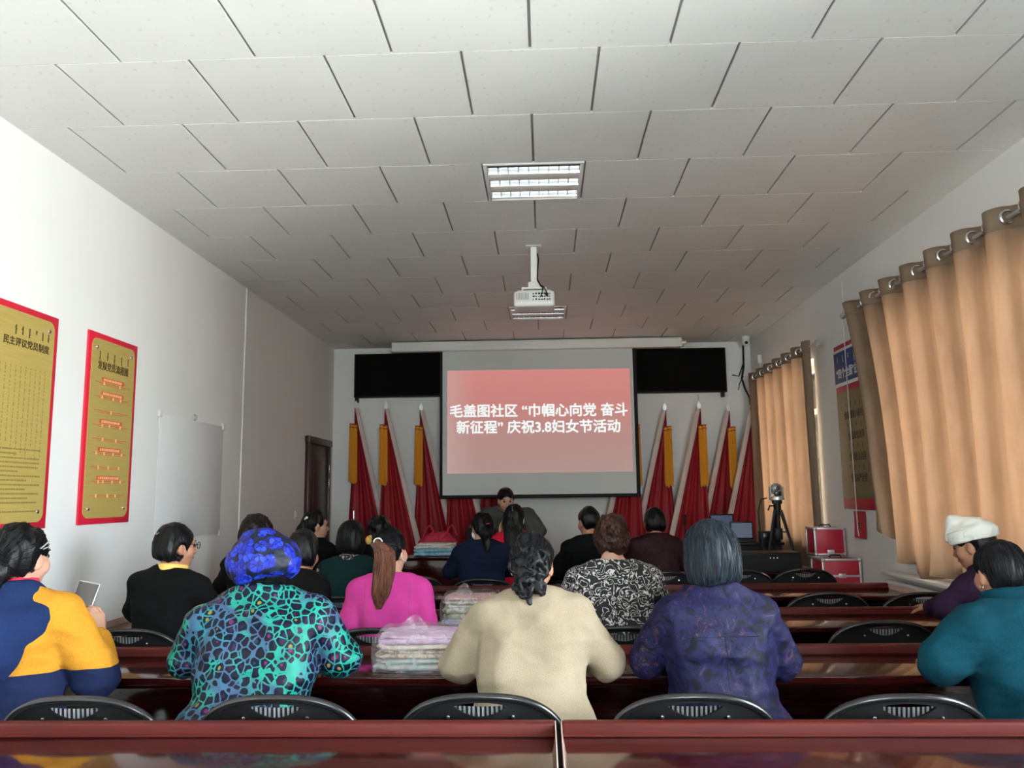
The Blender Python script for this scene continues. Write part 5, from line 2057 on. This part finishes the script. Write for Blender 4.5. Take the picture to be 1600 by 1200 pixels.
# ------------------------------------------------------------------ fifth row
P = person('person in black coat with ponytail and white clip, in profile before the door', **hd_at(497, 800, 6.62), yaw=-20, lean=5, hyaw=-64, hpitch=6, wid=.94, coat='black_coat', hair='lowpony', hairmat='hair_black', h=.011, seedv=121, skin='skin_pale',
           arms={1: ((.20, .20, .86), (.12, .36, 1.10), (0, .2, 1), (-1, 0, 0)), -1: 'table'}, hands={1: 45})
m = MB(); m.ball(P.T((.055, -.10, .055)), (.014, .014, .012), 8); m.ball(P.T((.05, -.11, .045)), (.010, .010, .010), 8); m.build('hair_clip', MT['white_metal'], P.body)
hw = Vector(P.root) + Matrix.Rotation(math.radians(-20), 3, 'Z') @ Vector(P.W[1])
t = thing('phone', (hw.x + .04, hw.y + .03, hw.z + .12), 0, 'phone seen edge-on, held up by the person in profile before the door', 'phone')
t.rotation_euler = (0, math.radians(3), math.radians(-82))
m = MB(); m.box(-.037, .037, -.005, .005, -.09, .09, .004); m.build('case', MT['silver'], t)
m = MB(); m.box(-.035, .035, -.0065, -.0045, -.086, .086); m.build('screen', MT['phone_glass'], t)

P = person('person with black hair half hidden between the green coat and the pink jacket', **hd_at(594, 811, 6.7), yaw=0, lean=7, hyaw=-6, hpitch=6, wid=.78, arms='lap', coat='black_coat2', hair='wavybob', hairmat='hair_black', h=.012, seedv=131)
m = MB(); m.ball(P.T((-.06, -.115, -.085)), (.03, .016, .035), 10); m.ball(P.T((-.045, -.12, -.06)), (.022, .014, .02), 10); m.build('hair_claw', MT['yellow_collar'], P.body)

P = person('person in navy coat with a pink hair clip beside the folded cloths', **hd_at(752, 803, 6.42), yaw=4, lean=6, hyaw=22, hpitch=4, wid=1.10, fat=.010, coat='navy', hair='lowpony', hairmat='hair_black', h=.010, seedv=141, strands=140, skin='skin_pale', collar=dict(z=.012, h=.03, t=.014))
m = MB(); m.tube([P.T((.0, -.122, .018)), P.T((.025, -.118, .024)), P.T((.052, -.100, .022))], .006, 8); m.build('hair_clip', MT['pink_clip'], P.body)
G = Field(P.Hc - .2, P.Hc + .2, .008)
G.ell(P.T((0, .055, -.060)), (.066, .062, .055), P.HR, 0); G.plane(P.T((0, .02, 0)), P.HR @ np.array([0, -1, 0]), 0)
V, Q = G.mesh(); obj_np('face_mask', V, Q, MT['mask'], P.body)

P = person('person in red top under long black hair, hand raised to the cheek', **hd_at(804, 790, 7.16), yaw=2, lean=6, hyaw=-10, hpitch=6, wid=.86, coat='red_shirt', hair='long', hairmat='hair_black', h=.010, seedv=151, skin='skin_pale', strands=140,
           arms={-1: ((-.22, .20, .84), (-.12, .16, 1.07), (-.02, .0, 1), (.6, -.2, 0)), 1: 'lap'}, collar=dict(z=.005, h=.03, t=.014))
m = MB(); m.tube([P.T((.0, -.10, .095)), P.T((.004, -.118, .07)), P.T((.008, -.124, .05))], .004, 6); m.build('hair_pin', MT['silver'], P.body)
m = MB(); m.tube([P.T((.083, -.015, .01)), P.T((.090, -.022, -.02)), P.T((.085, -.01, -.05))], .004, 6); m.build('mask_strap', MT['mask'], P.body)

person('person in plain black jacket with cropped black hair below the screen', **hd_at(917, 794, 6.62), yaw=8, lean=7, hyaw=26, hpitch=8, wid=1.06, coat='black_coat', hair='short', hairmat='hair_black', h=.010, seedv=161)
person('person in dark maroon print top before the red flags', **hd_at(1020, 795, 6.86), yaw=4, lean=6, hyaw=18, hpitch=3, wid=1.10, fat=.01, coat='maroon', hair='shortbob', hairmat='hair_black', h=.010, seedv=171)

# ------------------------------------------------------------------ speaker behind the front desk
person('person in grey olive jacket leaning over the front desk, facing the room', **hd_at(791, 765, 8.42), yaw=174, lean=42, hyaw=192, hpitch=14, wid=1.22, fat=.03, stand=True, coat='olive', hair='bun', hairmat='hair_black', h=.009, seedv=181, skin='skin_pale',
       arms={-1: ((-.33, .46, 1.06), (-.24, .52, .905), (0, .9, -.0), (0, 0, -1)), 1: ((.33, .46, 1.06), (.24, .52, .905), (0, .9, -.1), (0, 0, -1))}, thick=.02, sleeve=1.25, wr=.008, neckf=.75, collar=dict(z=.01, h=.03, t=.016))

# ------------------------------------------------------------------ the chairs
for x, y, lb in ((-1.47, 2.665, 'black folding chair behind the amber sweatshirt, first along the nearest table from the left wall'),
                 (-.84, 2.675, 'black folding chair behind the teal leopard jacket'),
                 (-.205, 2.685, 'black folding chair behind the cream coat'),
                 (.45, 2.68, 'black folding chair behind the purple brocade jacket'),
                 (1.08, 2.665, 'empty black folding chair between the purple brocade jacket and the teal coat'),
                 (1.72, 2.665, 'black folding chair behind the teal coat, cut off by the picture edge'),
                 (-1.98, 4.0, 'black folding chair behind the black coat with yellow collar'),
                 (-1.36, 3.96, 'black folding chair behind the floral head wrap in the third row'),
                 (-.80, 3.98, 'black folding chair behind the pink jacket'),
                 (.36, 4.0, 'black folding chair behind the black and white print blouse'),
                 (1.60, 4.12, 'empty black folding chair between the purple brocade jacket and the teal coat, one row ahead'),
                 (-1.93, 5.2, 'black folding chair of the fluffy haired person in the fourth row'),
                 (-1.26, 5.20, 'black folding chair behind the dark green coat'),
                 (1.72, 5.22, 'empty black folding chair at the fourth row, nearer the middle of the room'),
                 (2.28, 5.19, 'black folding chair at the fourth row by the radiator, partly hidden by the plum coat'),
                 (-1.01, 6.42, 'empty black folding chair before the front desk, left of the navy coat'),
                 (-.46, 6.20, 'black folding chair behind the navy coat'),
                 (.36, 6.39, 'black folding chair behind the plain black jacket below the screen'),
                 (.95, 6.64, 'black folding chair behind the dark maroon print top'),
                 (1.56, 6.72, 'empty black folding chair before the black equipment table, right of the blue-grey bob'),
                 (2.075, 6.78, 'empty black folding chair in front of the red flight cases')):
    chair(x, y - (.09 if y < 3 else .13), lb)


# ------------------------------------------------------------------ folded cloths in clear bags
def cloth_pile(name, loc, w, d, layers, label, bag=True, rz=0.0):
    t = thing(name, loc, rz, label, 'folded cloths')
    z = .007
    rng = random.Random(int(abs(loc[0]) * 1000))
    for k, (hh, mt_, ins) in enumerate(layers):
        m = MB()
        ww, dd = w - ins, d - ins
        ox, oy = rng.uniform(-.008, .008), rng.uniform(-.008, .008)
        nseg = 40
        prof = []
        def ring(zz, gr):
            out = []
            for q in range(nseg):
                a = 2 * math.pi * q / nseg
                c, s_ = math.cos(a), math.sin(a)
                e = .28
                x = (ww / 2 + gr) * (abs(c) ** e) * (1 if c > 0 else -1)
                y = (dd / 2 + gr) * (abs(s_) ** e) * (1 if s_ > 0 else -1)
                wv = .004 * math.sin(a * 9 + k) + .003 * math.sin(a * 17 + 2 * k)
                out.append((x + ox + wv * c, y + oy + wv * s_, z + zz + .003 * math.sin(a * 5 + k * 2)))
            return out
        rings = [ring(0, -.010), ring(hh * .2, 0), ring(hh * .5, .003), ring(hh * .8, 0), ring(hh, -.012)]
        VV = [[m.bm.verts.new(p) for p in r] for r in rings]
        for A, B in zip(VV, VV[1:]):
            for q in range(nseg): m.bm.faces.new((A[q], A[(q + 1) % nseg], B[(q + 1) % nseg], B[q]))
        m.bm.faces.new(VV[0][::-1]); m.bm.faces.new(VV[-1])
        m.build('folded_cloth', mt_, t, angle=60)
        z += hh
    if bag:
        m = MB()
        def f(u, v):
            a = 2 * math.pi * u
            c, s_ = math.cos(a), math.sin(a)
            e = .35
            g = .012 + .006 * math.sin(a * 7 + v * 5)
            x = (w / 2 + g) * (abs(c) ** e) * (1 if c > 0 else -1) * (1 - .12 * max(0, v - .8) * 5)
            y = (d / 2 + g) * (abs(s_) ** e) * (1 if s_ > 0 else -1) * (1 - .12 * max(0, v - .8) * 5)
            return Vector((x, y, .002 + (z + .012) * v + .004 * math.sin(a * 5) * v))
        VV = m.grid(49, 8, f)
        m.bm.faces.new([r[-1] for r in VV[:-1]])
        bmesh.ops.remove_doubles(m.bm, verts=m.bm.verts, dist=1e-5)
        m.build('clear_bag', MT['film'], t, angle=180)
        m = MB()
        def g2(u, v): return Vector((-w * .30 + w * .34 * u, -d * .2 + .03 * math.sin(u * 4) + .02 * v, z + .008 + .055 * math.sin(math.pi * u) * v + .003))
        m.grid(16, 5, g2); m.build('bag_flap', MT['film'], t, angle=180)
    return t


C = dict(a=mk_folded('mint_print', ['#6fae9c', '#a9c7bb', '#c4b9b0', '#7fb3b8']), b=mk_folded('beige_print', ['#c3ab8c', '#e0d2bc', '#96835f', '#d9cdbb'], 40),
         c=mk_folded('cream_cloth', ['#cdbfa9', '#e2d8c8', '#bda98f'], 18), d=mk_folded('lilac_cloth', ['#c39dc0', '#dcb9d6', '#b695c4'], 20),
         e=mk_folded('leaf_print', ['#c9bfae', '#7f9c5c', '#e3dbce', '#8d6f74'], 22), f=mk_folded('pale_blue_print', ['#8fa3cf', '#c9d4ea', '#a9b4dc'], 30),
         g=mk_folded('sky_blue_cloth', ['#5e97b4', '#8fc0d2', '#b9d7e0'], 25), h=mk_folded('white_cloth', ['#b9b3aa', '#d6d1c8', '#a9a49c'], 20),
         i=mk_folded('rose_print', ['#b9524f', '#d8b7ad', '#8d4a52'], 40))
cloth_pile('folded_cloths', (-.485, 3.42, .735), .40, .30, [(.022, C['a'], .0), (.018, C['a'], .02), (.02, C['b'], .01), (.016, C['b'], .03), (.018, C['c'], .02), (.022, C['d'], .02), (.012, C['d'], .05)],
           'stack of folded cloths in a clear bag beside the cream coat elbow')
cloth_pile('folded_cloths', (-.40, 4.52, .735), .30, .30, [(.03, C['f'], .0), (.03, C['e'], .01), (.025, C['e'], .0), (.02, C['h'], .02), (.02, C['e'], .01), (.015, C['i'], .03)],
           'stack of leaf-print folded cloths in a clear bag behind the pink jacket')
cloth_pile('folded_cloths', (-1.03, 7.79, .861), .42, .24, [(.03, C['g'], .0), (.03, C['g'], .01), (.03, C['h'], .03), (.022, C['h'], .06)],
           'stack of pale blue and white folded cloths on the front desk', bag=False)

# red bag and black bag on the desk
t = thing('tote_bag', (-1.05, 8.07, .861), 0, 'slumped crimson tote bag with looped handles behind the blue cloths', 'bag')
G = Field((-.25, -.13, 0), (.25, .13, .30), .009)
G.ell((0, 0, .09), (.20, .085, .10), None, 0); G.cap((-.12, 0, .12), (.08, 0, .17), .05, .04, .05); G.plane((0, 0, .003), (0, 0, -1)); G.wrinkle(.008, 22, 3)
bagm = plain('crimson_bag_cloth', lin('#b01a3a'), .7, var=.12)
V, Q = G.mesh(); obj_np('bag_body', V, Q, bagm, t)
for x in (-.09, .13):
    m = MB(); m.tube([(x - .05, -.03, .17), (x - .02, -.03, .25), (x + .01, -.03, .275), (x + .035, -.02, .24), (x + .06, -.02, .17)], .009, 8); m.build('handle', bagm, t)
t = thing('handbag', (-.62, 8.06, .861), 0, 'black handbag on the front desk beside the crimson tote bag', 'bag')
G = Field((-.2, -.12, 0), (.2, .12, .32), .009)
G.cap((-.10, 0, .07), (.10, 0, .07), .075, k=0); G.cap((-.10, 0, .20), (.10, 0, .20), .05, k=.08); G.plane((0, 0, .003), (0, 0, -1)); G.wrinkle(.003, 20, 2)
V, Q = G.mesh(); obj_np('bag_body', V, Q, MT['black_cloth'], t)
m = MB(); m.tube([(-.08, 0, .235), (-.05, 0, .29), (.05, 0, .29), (.08, 0, .235)], .008, 8); m.build('handle', MT['black_plastic'], t)

# ------------------------------------------------------------------ equipment table, tripod camera and flight cases
EQ = 7.62
t = thing('equipment_case', (1.93, 7.36, .7355), 0, 'black rack case with three white indicator lights under the tripod', 'equipment case')
m = MB(); m.box(-.30, .30, -.14, .17, .0, .165, .008); m.build('housing', MT['black_plastic'], t)
m = MB(); m.box(-.285, .285, -.146, -.138, .015, .15, .002); fp = m.build('front_panel', MT['black_cloth'], t)
for k in range(3):
    m = MB(); m.box(.025 + k * .03, .033 + k * .03, -.149, -.144, .118, .124); m.build('indicator_light', MT['led'], fp)
t = thing('tripod', (2.10, 7.42, .9015), 0, 'short black tripod standing on the rack case', 'tripod')
m = MB(); m.tube([(0, 0, .10), (0, 0, .40)], .022, 12); m.tube([(0, 0, .36), (0, 0, .42)], .034, 12); m.box(-.04, .04, -.03, .03, .415, .45, .006); m.build('centre_column', MT['black_plastic'], t)
m = MB(); m.box(-.03, .03, -.03, .03, .10, .20, .006); m.build('collar', MT['black_plastic'], t)
for a in (100, 215, 325):
    dx, dy = math.cos(math.radians(a)), math.sin(math.radians(a))
    m = MB(); m.tube([(dx * .03, dy * .03, .36), (dx * .13, dy * .095, .008)], [.017, .011], 8); lg = m.build('leg', MT['black_plastic'], t)
    m = MB(); m.tube([(dx * .02, dy * .02, .17), (dx * .085, dy * .06, .165)], .006, 6); m.build('brace', MT['black_plastic'], lg)
m = MB(); m.tube([(-.02, -.02, .40), (-.08, -.05, .40), (-.10, -.06, .36)], .007, 8); m.build('pan_handle', MT['black_plastic'], t)
t = thing('conference_camera', (2.10, 7.42, 1.352), 0, 'silver pan-tilt video camera on top of the tripod', 'video camera')
m = MB(); m.lathe([(.0, 0), (.066, 0), (.068, .02), (.062, .035), (.0, .036)], 28); m.build('base', MT['alu'], t)
for sx in (-1, 1):
    m = MB(); m.box(sx * .056 - .008, sx * .056 + .008, -.02, .02, .03, .12, .007); m.build('fork_arm', MT['grey_plastic'], t)
m = MB(); m.ball((0, 0, .098), (.055, .052, .055), 20); hd = m.build('head', MT['alu'], t)
m = MB(); m.box(-.028, .028, -.058, -.02, .035, .088, .008); m.build('front_cover', MT['black_gloss'], hd)
m = MB(); m.lathe([(.0, .004), (.020, .004), (.024, .010), (.030, .006), (.030, -.01)], 24, Matrix.Translation((0, -.055, .102)) @ Matrix.Rotation(math.pi / 2, 4, 'X')); m.build('lens_ring', MT['silver'], hd)
m = MB(); m.ball((0, -.058, .102), (.019, .008, .019), 16); m.build('lens', MT['black_gloss'], hd)
m = MB(); m.tube([(2.035, 7.50, 1.37), (1.98, 7.50, 1.36), (1.95, 7.50, 1.25), (1.955, 7.49, 1.05), (1.97, 7.45, .91)], .006, 6)
tag(m.build('camera_cable', MT['black_plastic'], None), 'black cable looping from the video camera down beside the tripod', 'cable')


def laptop(x, y, z, rz, label, hgt=.21, w=.30):
    t = thing('laptop', (x, y, z), rz, label, 'laptop')
    m = MB(); m.box(-w / 2, w / 2, -.13, 0, 0, .018, .004); m.build('base', MT['black_plastic'], t)
    m = MB(); m.box(-w / 2, w / 2, -.004, .008, .018, hgt + .018, .004); lid = m.build('screen_lid', MT['black_plastic'], t)
    m = MB(); m.box(-w / 2 + .014, w / 2 - .014, -.006, -.003, .034, hgt + .004); m.build('display', MT['lcd'], lid)


t = thing('monitor', (1.82, 7.86, .0), 0, 'box', 'x')
bpy.data.objects.remove(t)
t = thing('speaker_box', (1.93, 7.99, 0), 0, 'tall black lectern cabinet standing behind the rack case', 'lectern')
m = MB(); m.box(-.30, .30, -.20, .20, .0, .93, .012); m.build('cabinet', MT['black_cloth'], t)
m = MB(); m.box(-.32, .32, -.22, .22, .93, .955, .006); m.build('top_board', MT['black_plastic'], t)
m = MB(); m.box(-.26, .26, -.206, -.198, .10, .86, .003); m.build('front_grille', MT['black_cloth'], t)
laptop(1.76, 8.165, .956, math.radians(4), 'open laptop with a bluish screen, farther of the two on the black lectern', .24, .24)
laptop(1.91, 7.99, .956, math.radians(-4), 'open laptop with a bluish screen, nearer of the two on the black lectern', .17, .22)
t = thing('mixer', (2.14, 7.88, .956), 0, 'small black box on the black lectern beside the laptops', 'equipment')
m = MB(); m.box(-.09, .09, -.06, .06, 0, .10, .006); m.build('housing', MT['black_plastic'], t)
m = MB(); m.box(-.075, .075, -.064, -.058, .02, .085, .002); m.build('front_panel', MT['black_gloss'], t)
t = thing('microphone', (1.36, 7.95, .0), 0, 'thin black microphone stand before the red flags', 'microphone')
m = MB(); m.lathe([(.12, 0), (.12, .012), (.02, .03), (.01, .05)], 18); m.build('base', MT['black_plastic'], t)
m = MB(); m.tube([(0, 0, .04), (0, 0, 1.12)], .007, 8); m.build('pole', MT['black_plastic'], t)
m = MB(); m.tube([(0, 0, 1.12), (.004, -.01, 1.22)], .012, 10); m.build('head', MT['black_plastic'], t)


def flight_case(x0, x1, y0, y1, z0, z1, split, label, latch_left=False):
    t = thing('flight_case', ((x0 + x1) / 2, (y0 + y1) / 2, z0), 0, label, 'flight case', 'red flight cases')
    w, d, hh = (x1 - x0) / 2, (y1 - y0) / 2, z1 - z0
    m = MB(); m.box(-w + .004, w - .004, -d + .004, d - .004, .004, hh - .004, .002); m.build('red_panels', MT['red_paint_dark'], t)
    m = MB()
    e = .018
    for sx in (-1, 1):
        for sy in (-1, 1): m.box(min(sx * w, sx * (w - e)), max(sx * w, sx * (w - e)), min(sy * d, sy * (d - e)), max(sy * d, sy * (d - e)), 0, hh, .002)
    zs = [0, hh - e] + ([split - e / 2] if split else [])
    for z in zs:
        for sx in (-1, 1): m.box(min(sx * w, sx * (w - e)), max(sx * w, sx * (w - e)), -d, d, z, z + e, .002)
        for sy in (-1, 1): m.box(-w, w, min(sy * d, sy * (d - e)), max(sy * d, sy * (d - e)), z, z + e, .002)
    m.build('aluminium_edging', MT['alu'], t)
    for sx in (-1, 1):
        for zz in (0.0, hh):
            m = MB(); m.ball((sx * (w - .012), -d + .012, min(max(zz, .012), hh - .012)), .020, 10); m.build('corner_cap', MT['alu'], t)
    m = MB(); m.box(-.03, .03, -d - .006, -d + .002, (split or hh * .12) - .016, (split or hh * .12) + .02, .002); m.build('latch', MT['alu'], t)
    m = MB(); m.tube([(-.05, 0, hh + .001), (-.04, 0, hh + .02), (.04, 0, hh + .02), (.05, 0, hh + .001)], .006, 8); m.build('handle', MT['black_plastic'], t)
    return t


flight_case(2.325, 2.648, 6.99, 7.285, .0, .862, .72, 'lower red flight case with aluminium edges, standing on the floor by the wall')
t = thing('side_cabinet', (2.53, 7.42, 0), 0, 'grey side cabinet under the small red flight case', 'cabinet')
m = MB(); m.box(-.145, .12, -.115, .115, 0, .83, .004); m.build('cabinet', MT['grey_plastic'], t)
m = MB(); m.box(-.15, .12, -.12, .12, .83, .855, .003); m.build('top_board', MT['grey_plastic'], t)
flight_case(2.375, 2.648, 7.305, 7.535, 0.866, 1.108, None, 'upper small red flight case with aluminium edges, beside the far curtain')
